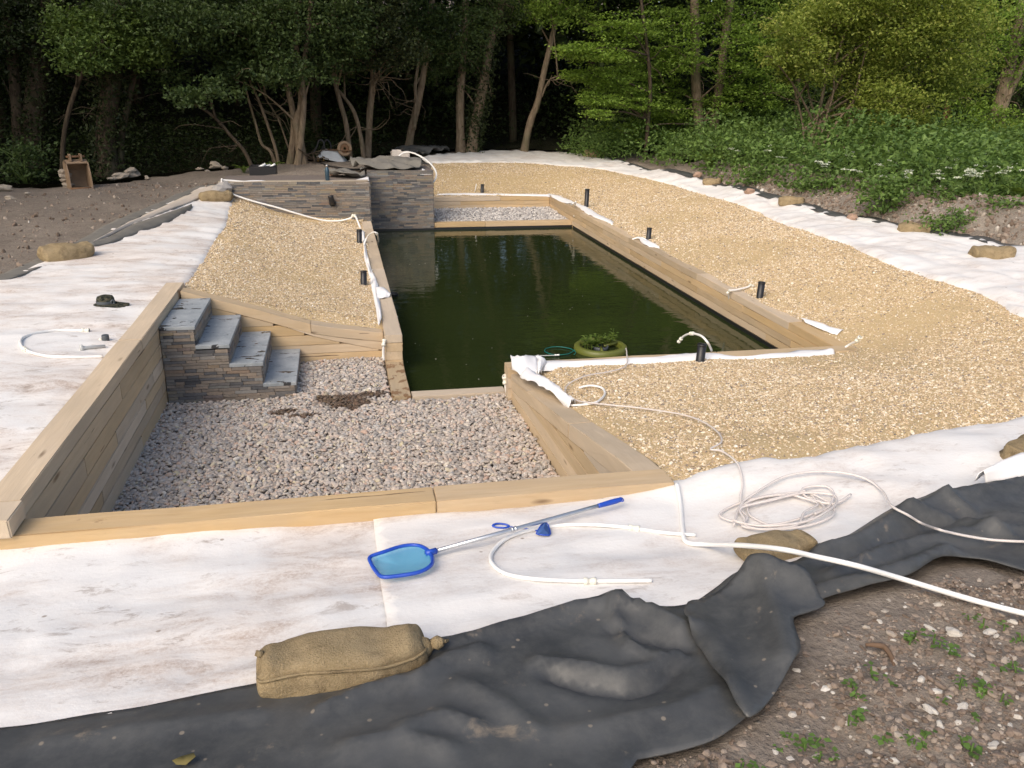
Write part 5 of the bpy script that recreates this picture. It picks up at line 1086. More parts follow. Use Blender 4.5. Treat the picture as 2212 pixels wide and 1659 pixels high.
# ------------------------------------------------------------------ trees, left wood
tree('ivy_tree', 'thick dark ivy-clad trunk at the far left edge of the wood', 'tree', 25.5, [([(70, 345), (72, 290), (78, 220), (85, 150), (95, 60), (102, 0)], (44, 30), True), ([(40, 340), (38, 250), (30, 150), (20, 60), (15, 0)], (22, 16), True)],
     [(20, 60, 75, 90, 2200), (60, 15, 100, 50, 2200), (120, 60, 50, 60, 1200), (10, 150, 50, 50, 700)], L_DARK, .11, BARKD, ivy=3200, twig=26)
tree('ivy_tree', 'stout dark ivy trunk behind the excavator bucket', 'tree', 22.8, [([(233, 358), (230, 310), (234, 250), (243, 180), (252, 100), (258, 0)], (38, 28), True), ([(258, 356), (262, 300), (276, 230), (290, 160), (300, 90)], (14, 8), True), ([(202, 328), (212, 250), (220, 200), (228, 140), (232, 90)], (6, 3), False)],
     [(170, 70, 50, 40, 1100), (400, 40, 85, 60, 2600), (350, 150, 60, 40, 700), (300, 20, 80, 40, 1600)], L_ALDER, .10, BARKD, ivy=3200, twig=30)
tree('alder_tree', 'round-leaved alder with bright clusters in front of the left trunks', 'tree', 22.0, [([(130, 350), (140, 280), (165, 190), (200, 120), (235, 70), (255, 0)], (9, 6), True)],
     [(235, 85, 90, 60, 3300), (180, 120, 55, 40, 1100), (320, 110, 55, 32, 1300), (290, 60, 60, 45, 1500), (150, 50, 45, 35, 700)], L_ALDB, .105, BARKD, up=.7, twig=6)
tree('alder_tree', 'pale multi-stemmed alder beside the wheelbarrow', 'tree', 23.3, [([(655, 352), (646, 300), (641, 265), (651, 235), (652, 200), (642, 150), (638, 90), (645, 0)], (21, 13), True), ([(623, 350), (633, 300), (634, 250), (622, 190), (610, 120), (600, 40)], (15, 9), True), ([(640, 350), (652, 280), (656, 220), (654, 170), (664, 80), (672, 0)], (14, 9), True)],
     [(470, 60, 80, 70, 2600), (545, 100, 70, 55, 2300), (600, 50, 70, 60, 2400), (615, 150, 60, 42, 1500), (700, 50, 85, 70, 2600), (690, 145, 50, 38, 1000), (510, 175, 50, 45, 650), (560, 20, 70, 40, 1600)], L_ALDER, .10, BARK, twig=16)
tree('leaning_tree', 'bare leaning trunk wrapped in white at the black tub', 'tree', 21.0, [([(556, 372), (530, 330), (500, 295), (466, 256), (430, 230), (405, 222)], (9, 4), False)], [(440, 200, 60, 30, 700), (400, 215, 35, 22, 360)], L_ALDER, .10, BARKD, twig=6)
tree('leaning_tree', 'thin forked bare stems left of the multi-stemmed alder', 'tree', 23.6, [([(604, 356), (596, 325), (580, 275), (560, 220), (540, 175), (522, 130)], (8, 4), False), ([(600, 352), (585, 328), (566, 312), (553, 270), (540, 225), (528, 180)], (8, 4), False), ([(622, 300), (600, 255), (575, 215), (552, 170)], (4, 2), False)], [(525, 130, 50, 35, 700), (560, 150, 40, 30, 420)], L_ALDER, .10, BARK, twig=10)
tree('wood_edge_tree', 'pair of slim trunks curving up left of the rusty drum', 'tree', 25.0, [([(756, 322), (748, 270), (735, 222), (722, 172), (715, 110), (718, 40)], (11, 7), True), ([(786, 336), (780, 300), (766, 245), (745, 212), (728, 192)], (10, 6), False)], [(760, 60, 55, 75, 1900), (720, 110, 40, 40, 800), (740, 160, 40, 30, 450)], L_ALDER, .10, BARK)
tree('wood_edge_tree', 'slender upright tree with dead rusty leaves above the stone tower', 'tree', 25.6, [([(792, 338), (797, 280), (799, 240), (805, 180), (807, 120), (813, 50), (816, 0)], (15, 10), True), ([(806, 165), (830, 152), (862, 141)], (5, 2), False)], [(830, 45, 50, 65, 1700), (800, 110, 36, 40, 700), (860, 110, 55, 42, 1300)], L_IVY, .10, BARK, twig=22)
tree('wood_edge_tree', 'pale leaning forked trunk behind the stone tower', 'tree', 27.5, [([(878, 330), (888, 285), (895, 255), (906, 208), (917, 146), (928, 62), (934, 0)], (17, 11), True), ([(894, 262), (899, 225), (897, 185), (905, 130)], (9, 6), False)], [(940, 85, 60, 60, 2000), (930, 150, 45, 32, 800), (900, 40, 55, 45, 1400)], L_ALDER, .10, BARK, twig=16)
tree('ivy_tree', 'twin ivy-clad trunks at the middle of the far wood edge', 'tree', 28.2, [([(1018, 322), (1024, 280), (1033, 238), (1046, 174), (1059, 90), (1076, 40), (1086, 0)], (23, 15), True), ([(996, 322), (994, 270), (994, 208), (998, 150), (1003, 80), (1005, 0)], (19, 13), True)], [(1000, 60, 70, 65, 2300), (1010, 125, 45, 40, 1000), (1080, 30, 60, 40, 1500), (975, 180, 40, 40, 500)], L_ALDER, .10, BARK, ivy=2200, twig=18)
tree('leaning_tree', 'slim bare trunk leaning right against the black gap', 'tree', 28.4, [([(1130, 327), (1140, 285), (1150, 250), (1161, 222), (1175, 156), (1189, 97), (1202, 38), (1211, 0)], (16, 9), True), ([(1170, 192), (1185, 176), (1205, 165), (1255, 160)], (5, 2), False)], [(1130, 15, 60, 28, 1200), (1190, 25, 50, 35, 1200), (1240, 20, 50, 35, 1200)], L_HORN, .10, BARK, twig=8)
# right wood
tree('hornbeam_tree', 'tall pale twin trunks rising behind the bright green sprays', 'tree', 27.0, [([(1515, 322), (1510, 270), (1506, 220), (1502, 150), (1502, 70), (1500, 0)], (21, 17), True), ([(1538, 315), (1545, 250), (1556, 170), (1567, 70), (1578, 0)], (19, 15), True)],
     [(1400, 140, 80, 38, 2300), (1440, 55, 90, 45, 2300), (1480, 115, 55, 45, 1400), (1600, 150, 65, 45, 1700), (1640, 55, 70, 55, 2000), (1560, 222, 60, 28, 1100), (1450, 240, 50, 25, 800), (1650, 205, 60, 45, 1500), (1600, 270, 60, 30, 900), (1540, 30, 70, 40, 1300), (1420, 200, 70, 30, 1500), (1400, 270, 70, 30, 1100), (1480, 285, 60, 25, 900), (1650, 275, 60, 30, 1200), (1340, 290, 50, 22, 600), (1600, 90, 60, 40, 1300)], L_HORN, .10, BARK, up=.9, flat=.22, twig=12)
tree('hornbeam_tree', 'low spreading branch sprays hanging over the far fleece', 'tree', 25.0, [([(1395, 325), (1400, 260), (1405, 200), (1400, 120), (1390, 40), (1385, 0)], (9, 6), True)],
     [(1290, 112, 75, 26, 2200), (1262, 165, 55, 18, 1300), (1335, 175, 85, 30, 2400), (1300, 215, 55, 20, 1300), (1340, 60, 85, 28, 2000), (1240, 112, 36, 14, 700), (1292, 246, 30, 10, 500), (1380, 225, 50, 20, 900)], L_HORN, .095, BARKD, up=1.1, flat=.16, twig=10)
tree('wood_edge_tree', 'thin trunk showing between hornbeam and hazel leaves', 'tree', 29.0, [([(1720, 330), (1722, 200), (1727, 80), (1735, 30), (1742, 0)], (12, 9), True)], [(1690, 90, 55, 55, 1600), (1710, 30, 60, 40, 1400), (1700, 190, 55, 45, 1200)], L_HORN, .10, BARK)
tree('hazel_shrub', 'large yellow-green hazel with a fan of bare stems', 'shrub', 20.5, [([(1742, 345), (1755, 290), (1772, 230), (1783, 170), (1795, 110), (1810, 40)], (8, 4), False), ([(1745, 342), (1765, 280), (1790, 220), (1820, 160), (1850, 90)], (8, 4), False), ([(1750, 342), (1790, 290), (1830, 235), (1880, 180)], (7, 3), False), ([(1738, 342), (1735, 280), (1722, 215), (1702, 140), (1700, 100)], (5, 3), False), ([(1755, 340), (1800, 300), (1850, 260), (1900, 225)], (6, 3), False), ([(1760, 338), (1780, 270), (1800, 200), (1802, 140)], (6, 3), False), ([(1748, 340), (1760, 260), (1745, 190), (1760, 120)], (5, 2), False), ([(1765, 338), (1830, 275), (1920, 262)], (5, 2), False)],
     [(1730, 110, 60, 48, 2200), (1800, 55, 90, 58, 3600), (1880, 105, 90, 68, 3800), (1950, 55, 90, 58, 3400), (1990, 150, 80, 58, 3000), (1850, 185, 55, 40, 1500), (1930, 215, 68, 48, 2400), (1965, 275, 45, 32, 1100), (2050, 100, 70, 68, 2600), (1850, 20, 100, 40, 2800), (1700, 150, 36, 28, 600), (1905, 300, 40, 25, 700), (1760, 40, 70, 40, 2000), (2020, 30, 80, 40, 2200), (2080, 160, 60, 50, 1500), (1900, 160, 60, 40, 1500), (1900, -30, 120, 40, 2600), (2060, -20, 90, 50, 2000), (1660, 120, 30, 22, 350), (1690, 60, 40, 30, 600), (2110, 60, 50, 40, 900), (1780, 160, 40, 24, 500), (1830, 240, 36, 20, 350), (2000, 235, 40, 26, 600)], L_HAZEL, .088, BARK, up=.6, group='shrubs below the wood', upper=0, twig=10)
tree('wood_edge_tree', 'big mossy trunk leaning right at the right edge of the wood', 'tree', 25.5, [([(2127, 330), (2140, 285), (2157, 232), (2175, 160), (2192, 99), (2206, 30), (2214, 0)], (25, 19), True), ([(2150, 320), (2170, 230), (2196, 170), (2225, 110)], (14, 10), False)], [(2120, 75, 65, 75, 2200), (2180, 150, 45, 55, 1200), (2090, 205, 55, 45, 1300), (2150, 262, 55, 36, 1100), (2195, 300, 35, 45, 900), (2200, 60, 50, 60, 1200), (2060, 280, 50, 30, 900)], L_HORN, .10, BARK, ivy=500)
for nm, lb, y, px, wpx in (('tree_stump', 'short reddish broken stump among the herbs', 26.0, [(1985, 312), (1986, 285), (1988, 262)], (20, 15)), ('tree_stump', 'taller split reddish stump right of the hazel', 27.0, [(2036, 305), (2042, 265), (2048, 228), (2050, 215)], (17, 8))):
    P, R = stem_line(px, y, wpx); t = thing(nm, P[0], lb, 'stump'); tube('trunk', P, list(R), BARKR, t, 10, sm=3)

# off-frame trees added to shade the left wood (they stand left of the picture)
for i, (x, y) in enumerate(((-13.5, 13.5), (-15, 18.5), (-13.0, 23.5), (-19, 15), (-17, 25.5), (-21, 21))):
    z = float(H(x, y)); t = thing('shade_tree', (x, y, z), ['unseen shade tree left of the picture nearest the soil path', 'unseen shade tree left of the picture by the path bend', 'unseen shade tree left of the picture next to the ivy trunks', 'unseen shade tree far left behind the nearest one', 'unseen shade tree far left behind the ivy trunks', 'unseen shade tree far left deepest in the wood'][i], 'tree', 'unseen shade trees left of the picture')
    Ps = np.array([(x, y, z - .2), (x + .1, y, z + 3), (x - .1, y + .2, z + 7), (x, y, z + 12)]); tube('trunk', Ps, [.32, .25, .18, .06], BARKD, t, 10, sm=4)
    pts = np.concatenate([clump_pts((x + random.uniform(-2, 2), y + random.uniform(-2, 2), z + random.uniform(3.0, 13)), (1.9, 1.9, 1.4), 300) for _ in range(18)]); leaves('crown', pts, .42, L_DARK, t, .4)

# deep wood behind: undergrowth on the slope and the closed canopy over it
def mass(n, x0, x1, y0, y1, zf):
    X = rng.uniform(x0, x1, n); Y = rng.uniform(y0, y1, n); return np.column_stack([X, Y, zf(X, Y, n)])
def clumpy(n, x0, x1, y0, y1, zf, k=260, r=1.1):
    Cn = mass(k, x0, x1, y0, y1, zf); i = rng.integers(0, k, n); return Cn[i] + rng.normal(0, r * .5, (n, 3)) * np.array([1, 1, .7])
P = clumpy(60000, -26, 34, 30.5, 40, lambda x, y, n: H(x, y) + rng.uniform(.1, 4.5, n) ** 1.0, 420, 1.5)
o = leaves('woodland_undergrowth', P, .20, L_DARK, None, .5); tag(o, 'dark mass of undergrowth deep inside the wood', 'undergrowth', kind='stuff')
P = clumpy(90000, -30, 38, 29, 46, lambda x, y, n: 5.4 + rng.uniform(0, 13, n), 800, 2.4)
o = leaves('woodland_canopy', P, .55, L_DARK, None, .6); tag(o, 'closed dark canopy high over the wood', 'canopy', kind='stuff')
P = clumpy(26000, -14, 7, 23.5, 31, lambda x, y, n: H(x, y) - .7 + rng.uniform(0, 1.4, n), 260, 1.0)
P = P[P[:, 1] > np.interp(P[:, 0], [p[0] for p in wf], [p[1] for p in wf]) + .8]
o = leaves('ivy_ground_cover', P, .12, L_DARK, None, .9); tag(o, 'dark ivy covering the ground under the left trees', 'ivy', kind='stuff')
P = clumpy(42000, 8.5, 32, 28, 33, lambda x, y, n: H(x, y) + rng.uniform(.2, 6.5, n), 330, 1.1)
o = leaves('woodland_understorey', P, .13, L_ALDER, None, .6); tag(o, 'mid green leafy understorey behind the right-hand trees', 'undergrowth', kind='stuff')
for i in range(16):
    x = -20 + i * 3.3 + random.uniform(-1, 1); y = random.uniform(31, 36); z = float(H(x, y)); t = thing('wood_tree', (x, y, z), 'dim trunk standing deep in the dark wood', 'tree', 'trunks deep in the wood'); r0 = random.uniform(.12, .24); lx = random.uniform(-.8, .8)
    tube('trunk', [(x, y, z - .3), (x + lx * .3, y, z + 3), (x + lx * .7, y, z + 7), (x + lx, y, z + 12)], [r0, r0 * .85, r0 * .6, r0 * .3], BARKD, t, 8, sm=3)

# ------------------------------------------------------------------ herbs on the right
HP = [tuple(p[:2]) for p in hits([(1235, 331), (1330, 346), (1440, 352), (1560, 372), (1654, 390), (1767, 409), (1900, 423), (2000, 436), (2080, 450), (2212, 458)])]
HP = [(a - (.15 if b < 13 else .55), b) for a, b in HP] + [(13.2, 9.0), (24, 12), (24, 30), (9.4, 30.5)]
X, Y = scatter_pts(HP, 300); k = rng.uniform(size=len(X)) < np.clip(18 / np.hypot(X, Y), .35, 1); X, Y = X[k], Y[k]
ht = (.45 + 1.05 * np.clip(fbm(X * .6, Y * .6, 141) + .5, 0, 1)) * np.clip(polydist(X, Y, HP[:10]) / .8 + .25, 0, 1)
P = np.column_stack([X, Y, H(X, Y) + ht * rng.uniform(.05, 1.0, len(X)) ** .7]); o = leaves('herb_layer', P, .12, L_HERB, None, .7); tag(o, 'dense green nettles and herbs between soil mound and wood', 'herbs', kind='stuff')
def umbel_plant(c, h, label, seed):
    r = random.Random(seed); t = thing('cow_parsley', c, label, 'wildflower', 'cow parsley flowering in the herbs'); st_, fl = [], []
    for i in range(r.randint(3, 5)):
        a = r.uniform(0, 6.28); e = np.array([c[0] + math.cos(a) * r.uniform(.1, .34), c[1] + math.sin(a) * r.uniform(.1, .34), c[2] + h * r.uniform(.8, 1.1)]); st_.append((smooth_line([np.array(c), (np.array(c) + e) / 2 + np.array([0, 0, .1]), e], 3), np.linspace(.009, .004, 7)))
        n = 30; q = r.uniform(.05, .10); rad = np.sqrt(rng.uniform(0, 1, n)) * q; an = rng.uniform(0, 6.28, n); fl.append(np.column_stack([e[0] + rad * np.cos(an), e[1] + rad * np.sin(an), e[2] + .02 - rad ** 2 * 1.5 + rng.normal(0, .006, n)]))
    tubes('stems', st_, STEMG, t, 4); leaves('flowers', np.concatenate(fl), .034, UMBEL, t, 1.2, .9); lv = np.array(c) + rng.normal(0, .16, (60, 3)) + np.array([0, 0, h * .45]); leaves('foliage', lv, .09, L_HERB, t, .6); return t
fpx = [(1600, 290, 'left bank of'), (1620, 305, ''), (1665, 283, ''), (1690, 278, ''), (1720, 300, ''), (1580, 330, ''), (1640, 322, ''), (1760, 308, ''), (1850, 345, ''), (1975, 302, ''), (2000, 318, ''), (2060, 332, ''), (2040, 352, ''), (1950, 360, ''), (2090, 345, ''), (2120, 365, ''), (2020, 375, ''), (1985, 392, ''), (2070, 392, ''), (2140, 398, ''), (1930, 402, ''), (2160, 330, ''), (1900, 330, ''), (1810, 340, ''), (1740, 330, ''), (1700, 320, ''), (1830, 380, ''), (1880, 372, ''), (1790, 372, ''), (2000, 350, ''), (2180, 372, ''), (2190, 410, ''), (1955, 330, ''), (2110, 410, ''), (2045, 412, ''), (1660, 345, '')]
for i, (u, v, _) in enumerate(fpx):
    b = hit(u, v + 45); h = random.uniform(.85, 1.15); e = aty(u, v, b[1]); b[2] = float(H(b[0], b[1])); umbel_plant(b, max(.6, min(1.5, e[2] - b[2])), 'white-flowered cow parsley in the herbs below the hazel' if u < 1800 else 'white-flowered cow parsley in the herbs behind the right mound', 300 + i)
def fern(c, L, n, label, seed, m=None):
    r = random.Random(seed); t = thing('fern', c, label, 'fern', 'ferns at the wood edge')
    for i in range(n):
        a = i / n * 6.28 + r.uniform(-.2, .2); d = np.array([math.cos(a), math.sin(a), 0]); l = L * r.uniform(.75, 1.1); sp = []
        for s in np.linspace(0, 1, 12): sp.append(np.array(c) + d * l * (.25 * s + .5 * s * s) + np.array([0, 0, l * (1.0 * s - .55 * s * s)]))
        V, Fq = [], []; o = 0; sd = np.array([-d[1], d[0], 0])
        for k_ in range(1, 12):
            w_ = L * .17 * math.sin(math.pi * (k_ / 12) ** .7) + .01; tdir = sp[k_] - sp[k_ - 1]
            for sg in (-1, 1): b0 = sp[k_ - 1]; V += [b0, b0 + sd * sg * w_ + tdir * .55 + np.array([0, 0, -.02]), b0 + tdir * .85]; Fq.append((o, o + 1, o + 2)); o += 3
        link('frond', mesh_quads('frond', V, Fq, False), m or L_FERN, t)
    return t
fern(hit(1532, 362), .75, 11, 'bright fern beside the pale twin trunks', 1); fern(hit(1590, 362), .5, 9, 'small fern at the foot of the soil mound', 2); fern(hit(2212, 455), 1.0, 11, 'tall upright fern at the right edge of the picture', 3)
fern(hit(527, 372), .36, 7, 'small fern left of the black tub', 4); fern(hit(590, 367), .38, 7, 'small fern right of the black tub', 5)
def bush(c, rad, n, label, m, leaf=.09, stems=7):
    t = thing('bush', c, label, 'bush'); tubes('stems', [(smooth_line([np.array(c), np.array(c) + np.array([random.uniform(-.4, .4) * rad[0], random.uniform(-.4, .4) * rad[1], rad[2]]), np.array(c) + np.array([random.uniform(-.9, .9) * rad[0], random.uniform(-.9, .9) * rad[1], rad[2] * 1.6])], 3), np.linspace(.012, .004, 7)) for _ in range(stems)], STEMG, t, 4)
    leaves('foliage', clump_pts(np.array(c) + np.array([0, 0, rad[2]]), rad, n), leaf, m, t, .7); return t
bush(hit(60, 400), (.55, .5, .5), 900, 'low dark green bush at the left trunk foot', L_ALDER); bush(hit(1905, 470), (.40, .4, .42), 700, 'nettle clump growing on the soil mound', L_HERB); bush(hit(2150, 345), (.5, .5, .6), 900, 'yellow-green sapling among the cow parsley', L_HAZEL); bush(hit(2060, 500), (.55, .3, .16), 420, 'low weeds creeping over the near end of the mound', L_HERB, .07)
for u_, v_, lb_ in ((1640, 405, 'small nettle tuft on the soil mound behind the third sandbag'), (1760, 425, 'leafy weed tuft halfway along the soil mound'), (2030, 452, 'broad weed patch on the mound above the nearest sandbags'), (2170, 480, 'weed patch at the right end of the soil mound')): bush(hit(u_, v_), (.42, .35, .22), 380, lb_, L_HERB, .08)
bush(hit(1300, 345), (1.0, .8, .45), 1300, 'nettle patch at the far corner of the fleece', L_HERB)

# ------------------------------------------------------------------ clutter behind the stone walls
def rock_mesh(seed, sub=2, rough=.28):
    bm = bmesh.new(); bmesh.ops.create_icosphere(bm, subdivisions=sub, radius=1.0); r = random.Random(seed); ph = [r.uniform(0, 9) for _ in range(6)]
    for v in bm.verts:
        c = v.co; k = 1 + rough * (math.sin(c.x * 2.7 + ph[0]) * math.sin(c.y * 3.1 + ph[1]) + .6 * math.sin(c.z * 4.3 + ph[2] + c.x * 2) + .4 * math.sin(c.y * 6 + ph[3]) * math.sin(c.z * 5 + ph[4])); v.co = c * k
    me = bpy.data.meshes.new('rock'); bm.to_mesh(me); bm.free(); return me
ROCKS = [rock_mesh(i, 2) for i in range(5)]
def rock(name, c, s, label, cat, m, group=None, sink=.25):
    o = bpy.data.objects.new(name, ROCKS[random.randrange(5)].copy()); C.objects.link(o); o.data.materials.append(m); o.location = (c[0], c[1], c[2] + s[2] * (1 - sink) * .9); o.scale = s; o.rotation_euler = (random.uniform(-.2, .2), random.uniform(-.2, .2), random.uniform(0, 6.28)); return tag(o, label, cat, group)
# water bottle on the wall
c = np.array([aty(708, 396, YW + .1)[0], YW + .1, WT + .014]); t = thing('water_bottle', c, 'slate blue steel water bottle standing on the slate wall', 'bottle')
lathe('body', [(.001, 0), (.040, 0), (.043, .006), (.043, .19), (.038, .215), (.024, .25), (.021, .262)], BOTTLE, t, 20, loc=c); lathe('cap', [(.021, .262), (.024, .264), (.024, .295), (.020, .302), (.001, .302)], STEEL, t, 16, loc=c)
# black tub with white oddments
c = hit(571, 391); c = np.array([aty(571, 391, 19.3)[0], 19.3, 0]); c[2] = float(H(c[0], c[1])); t = thing('plastic_tub', c, 'black plastic tub full of white oddments behind the slate wall', 'tub')
bm = bmesh.new(); wx, wy, hh = .27, .19, .20
for (x, y, sx, sy) in ((-wx, 0, .02, 2 * wy), (wx, 0, .02, 2 * wy), (0, -wy, 2 * wx, .02), (0, wy, 2 * wx, .02)): box_bm(bm, (c[0] + x, c[1] + y, c[2] + hh / 2), (sx, sy, hh))
box_bm(bm, (c[0], c[1], c[2] + .012), (2 * wx, 2 * wy, .02)); bm_link('body', bm, BPLAS, t); tube('rim', [c + np.array([x, y, hh]) for x, y in ((-wx, -wy), (wx, -wy), (wx, wy), (-wx, wy))], .016, BPLAS, t, 8, closed=True, sm=0)
for i, (a, b) in enumerate((((-.15, .0, .14), (.05, .04, .24)), ((.1, -.05, .16), (.26, -.06, .25)), ((-.05, .08, .18), (.15, .1, .22)))):
    o = tube('plastic_tube', [c + np.array(a), c + np.array(b)], .03 - .006 * i, WPIPE, None, 10, sm=0); tag(o, ['fat white tube lying in the black tub', 'white tube poking over the rim of the black tub', 'thin white tube at the back of the black tub'][i], 'tube')
p0 = aty(551, 392, 20.6); p1 = aty(556, 372, 20.9); p2 = aty(548, 358, 20.9)
o = tube('white_wrap', [aty(562, 384, 20.85), aty(556, 370, 20.85), aty(549, 358, 20.85)], [.10, .09, .05], WFAB, None, 10, sm=4); tag(o, 'white cloth wrapped round the foot of the leaning trunk', 'cloth')
# wheelbarrow lying upturned
yb = 23.6; q = lambda a, b, dy=0.0: aty(*k5(a, b), yb + dy); t = thing('wheelbarrow', q(1120, 200), 'upturned galvanised wheelbarrow by the multi-stemmed alder', 'wheelbarrow')
A4 = [q(1045, 88, .1), q(1170, 112, .1), q(1188, 100, .55), q(1060, 75, .55)]; B4 = [q(990, 152, -.15), q(1245, 208, -.15), q(1262, 190, .8), q(1010, 130, .8)]
bm = bmesh.new(); va = [bm.verts.new(tuple(p)) for p in A4]; vb = [bm.verts.new(tuple(p)) for p in B4]; bm.faces.new(va)
for i in range(4): j = (i + 1) % 4; bm.faces.new((va[i], va[j], vb[j], vb[i]))
o = bm_link('tray', bm, GALV, t); o.modifiers.new('b', 'BEVEL').width = .03; sm_ = o.modifiers.new('s', 'SOLIDIFY'); sm_.thickness = .006
tube('tray_rim', B4, .014, GALV, t, 8, closed=True, sm=0)
for i, dy in enumerate((0, .5)):
    tube('handle', [q(955 + 55 * i, 130, dy), q(985 + 55 * i, 70, dy), q(1005 + 55 * i, 15, dy), q(1030 + 50 * i, 2, dy), q(1050 + 55 * i, 30, dy), q(1058 + 58 * i, 85, dy)], .022, BPLAS, t, 8, sm=4)
tube('frame', [q(1060, 90, .1), q(1140, 92, .2), q(1296, 96, .2)], .018, RUST, t, 8, sm=3); tube('frame', [q(1060, 84, .5), q(1140, 88, .4), q(1296, 90, .35)], .018, RUST, t, 8, sm=3)
wc = q(1232, 78, .27); wr_ = .205
wh = lathe('wheel', [(.04, -.03), (.09, -.035), (.12, -.02), (.12, .02), (.09, .035), (.04, .03)], RUST, t, 24, loc=wc, axis=(.25, -1, .1)); lathe('tyre', [(.12, -.03), (.15, -.048), (.19, -.04), (wr_, 0), (.19, .04), (.15, .048), (.12, .03), (.12, -.03)], RUSTB, wh, 28, loc=wc, axis=(.25, -1, .1))
for dx in (1000, 1048): tube('leg', [q(dx, 150, -.1), q(dx + 3, 190, -.1)], .018, plain('yellow_paint', (.42, .25, .04), .6), t, 8, sm=0)
# heap of sticks under the barrow
L = []
for i in range(26):
    a = q(random.uniform(880, 1040), random.uniform(130, 205), random.uniform(-.5, .5)); d = rng.normal(0, 1, 3) * np.array([.35, .2, .10]); L.append((smooth_line([a - d, a + rng.normal(0, .04, 3), a + d], 3), np.full(7, random.uniform(.008, .02))))
o = tubes('brushwood', L, BARKD, None, 5); tag(o, 'heap of dark sticks beside the upturned wheelbarrow', 'sticks')
o = tube('black_hose', [hit(*k5(a, b), .03) for a, b in ((985, 185), (1080, 225), (1200, 248), (1330, 262), (1400, 250))] + [aty(*k5(1560, 262), 20.6), aty(*k5(1640, 228), 20.5), aty(*k5(1760, 200), 20.4), aty(*k5(1880, 198), 20.3), aty(*k5(1950, 212), 20.2)], .022, BPLAS, None, 8); tag(o, 'black hose winding over the soil to the tower top', 'hose')
(wpipe([hit(*k5(a, b), .06) for a, b in ((1370, 252), (1450, 230), (1530, 210), (1565, 206))], 'short white pipe with brass end on the soil beside the tower', .018, (.97,)))
# blankets heaped on the tower and soil
def heap(name, poly, zf, m, label, cat='cloth'):
    return tag(region(name, [tuple(p) for p in smooth_line(poly, 3, True)], .05, zf, m, None, .012), label, cat)
def fold(x, y, sd, f=2.4): return np.clip(.42 - np.abs(fbm(x * f + y, y * f, sd, 2)), 0, 1) * 2 + .25 * np.clip(.3 - np.abs(fbm(x * f * 2.5, y * f * 2.2 - x, sd + 2, 2)), 0, 1)
heap('geotextile_heap', [(.35, 19.05), (.75, 18.78), (1.2, 18.72), (1.62, 18.76), (1.85, 19.2), (1.75, 20.0), (1.0, 20.2), (.3, 20.0)], lambda x, y: 1.29 + .02 + .20 * fold(x, y, 161) * np.clip((y - 18.65) / .35, .15, 1), GREYF, 'grey geotextile blanket heaped on top of the slate tower')
heap('geotextile_heap', [(-.15, 18.1), (.30, 17.85), (.55, 18.3), (.45, 18.8), (.0, 18.9), (-.3, 18.5)], lambda x, y: WT + .01 + .16 * fold(x, y, 165), GREYF, 'grey geotextile fold hanging between slate wall and tower')
heap('liner_heap', [(2.0, 25.2), (2.7, 25.7), (3.4, 26.6), (3.3, 27.6), (2.4, 27.4), (1.7, 26.2)], lambda x, y: H(x, y) + .03 + .25 * fold(x, y, 167, 1.6), LINER, 'crumpled dark liner heaped on soil right of the tower', 'pond liner')
tag(ribbon('fleece_strip', [aty(*k5(510, 352), YW + .12), aty(*k5(640, 372), YW + .12), aty(*k5(900, 372), YW + .1), aty(*k5(1200, 374), YW + .1), aty(*k5(1350, 345), YW + .3), aty(*k5(1440, 322), YW + .5)], [aty(*k5(200, 378), YW - .01), aty(*k5(600, 379), YW - .01), aty(*k5(900, 379), YW - .01), aty(*k5(1200, 379), YW - .01), aty(*k5(1380, 378), YW - .01), aty(*k5(1445, 375), YW - .01)], WFAB, bulge=.012, nz=.012, seed=33), 'white fleece edge lying along the top of the slate wall', 'fleece strip')
tag(ribbon('fleece_strip', [aty(*k5(1910, 250), 18.9), aty(*k5(1950, 270), 18.9), aty(*k5(1985, 296), 18.9)], [aty(*k5(1890, 302), YS - .02), aty(*k5(1940, 303), YS - .02), aty(*k5(1990, 304), YS - .02)], WFAB, bulge=.01, nz=.01, seed=35), 'white fleece corner on the right of the tower top', 'fleece strip')
c = hit(*k5(1715, 150), .02); c = aty(*k5(1715, 150), 24.5); c[2] = float(H(c[0], c[1])); t = thing('paper_sack', c, 'crumpled white paper sack on the soil behind the tower', 'sack'); bm = bmesh.new(); box_bm(bm, (c[0], c[1], c[2] + .15), (.50, .25, .30), bev=.04)
for v in bm.verts: v.co += Vector(rng.normal(0, .018, 3))
bm_link('body', bm, plain('white_paper', (.72, .66, .60), .9, .1), t, True); bm = bmesh.new(); box_bm(bm, (c[0] - .1, c[1] - .05, c[2] + .33), (.26, .12, .05), bev=.015); bm_link('folded_top', bm, bpy.data.materials['white_paper'], t)
# excavator bucket
c = aty(172, 402, 18.8); c[2] = float(H(c[0], c[1])); t = thing('digger_bucket', c, 'muddy steel excavator bucket standing on the left soil', 'digger bucket'); Rz = np.array(Matrix.Rotation(.45, 3, 'Z'))
prof = [(-.20, .0), (-.22, .28), (-.16, .46), (-.02, .55), (.14, .54), (.22, .44)]      # side view: lip, back, top (local y, z)
def bl(x, y, z): return tuple(c + Rz @ np.array([x, y, z]))
bm = bmesh.new(); wv = .21; sh_ = [(-.24, 0), (-.20, .30), (-.10, .50), (.06, .56), (.20, .50), (.26, .34), (.26, .12), (.20, 0)]
for sx in (-1, 1):
    f = [bm.verts.new(bl(sx * wv, y, z)) for y, z in sh_]; g2 = [bm.verts.new(bl(sx * (wv - .02), y, z)) for y, z in sh_]; bm.faces.new(f); bm.faces.new(g2)
    for i in range(len(f)): j = (i + 1) % len(f); bm.faces.new((f[i], f[j], g2[j], g2[i]))
bm_link('side_plate', bm, RUSTB, t)
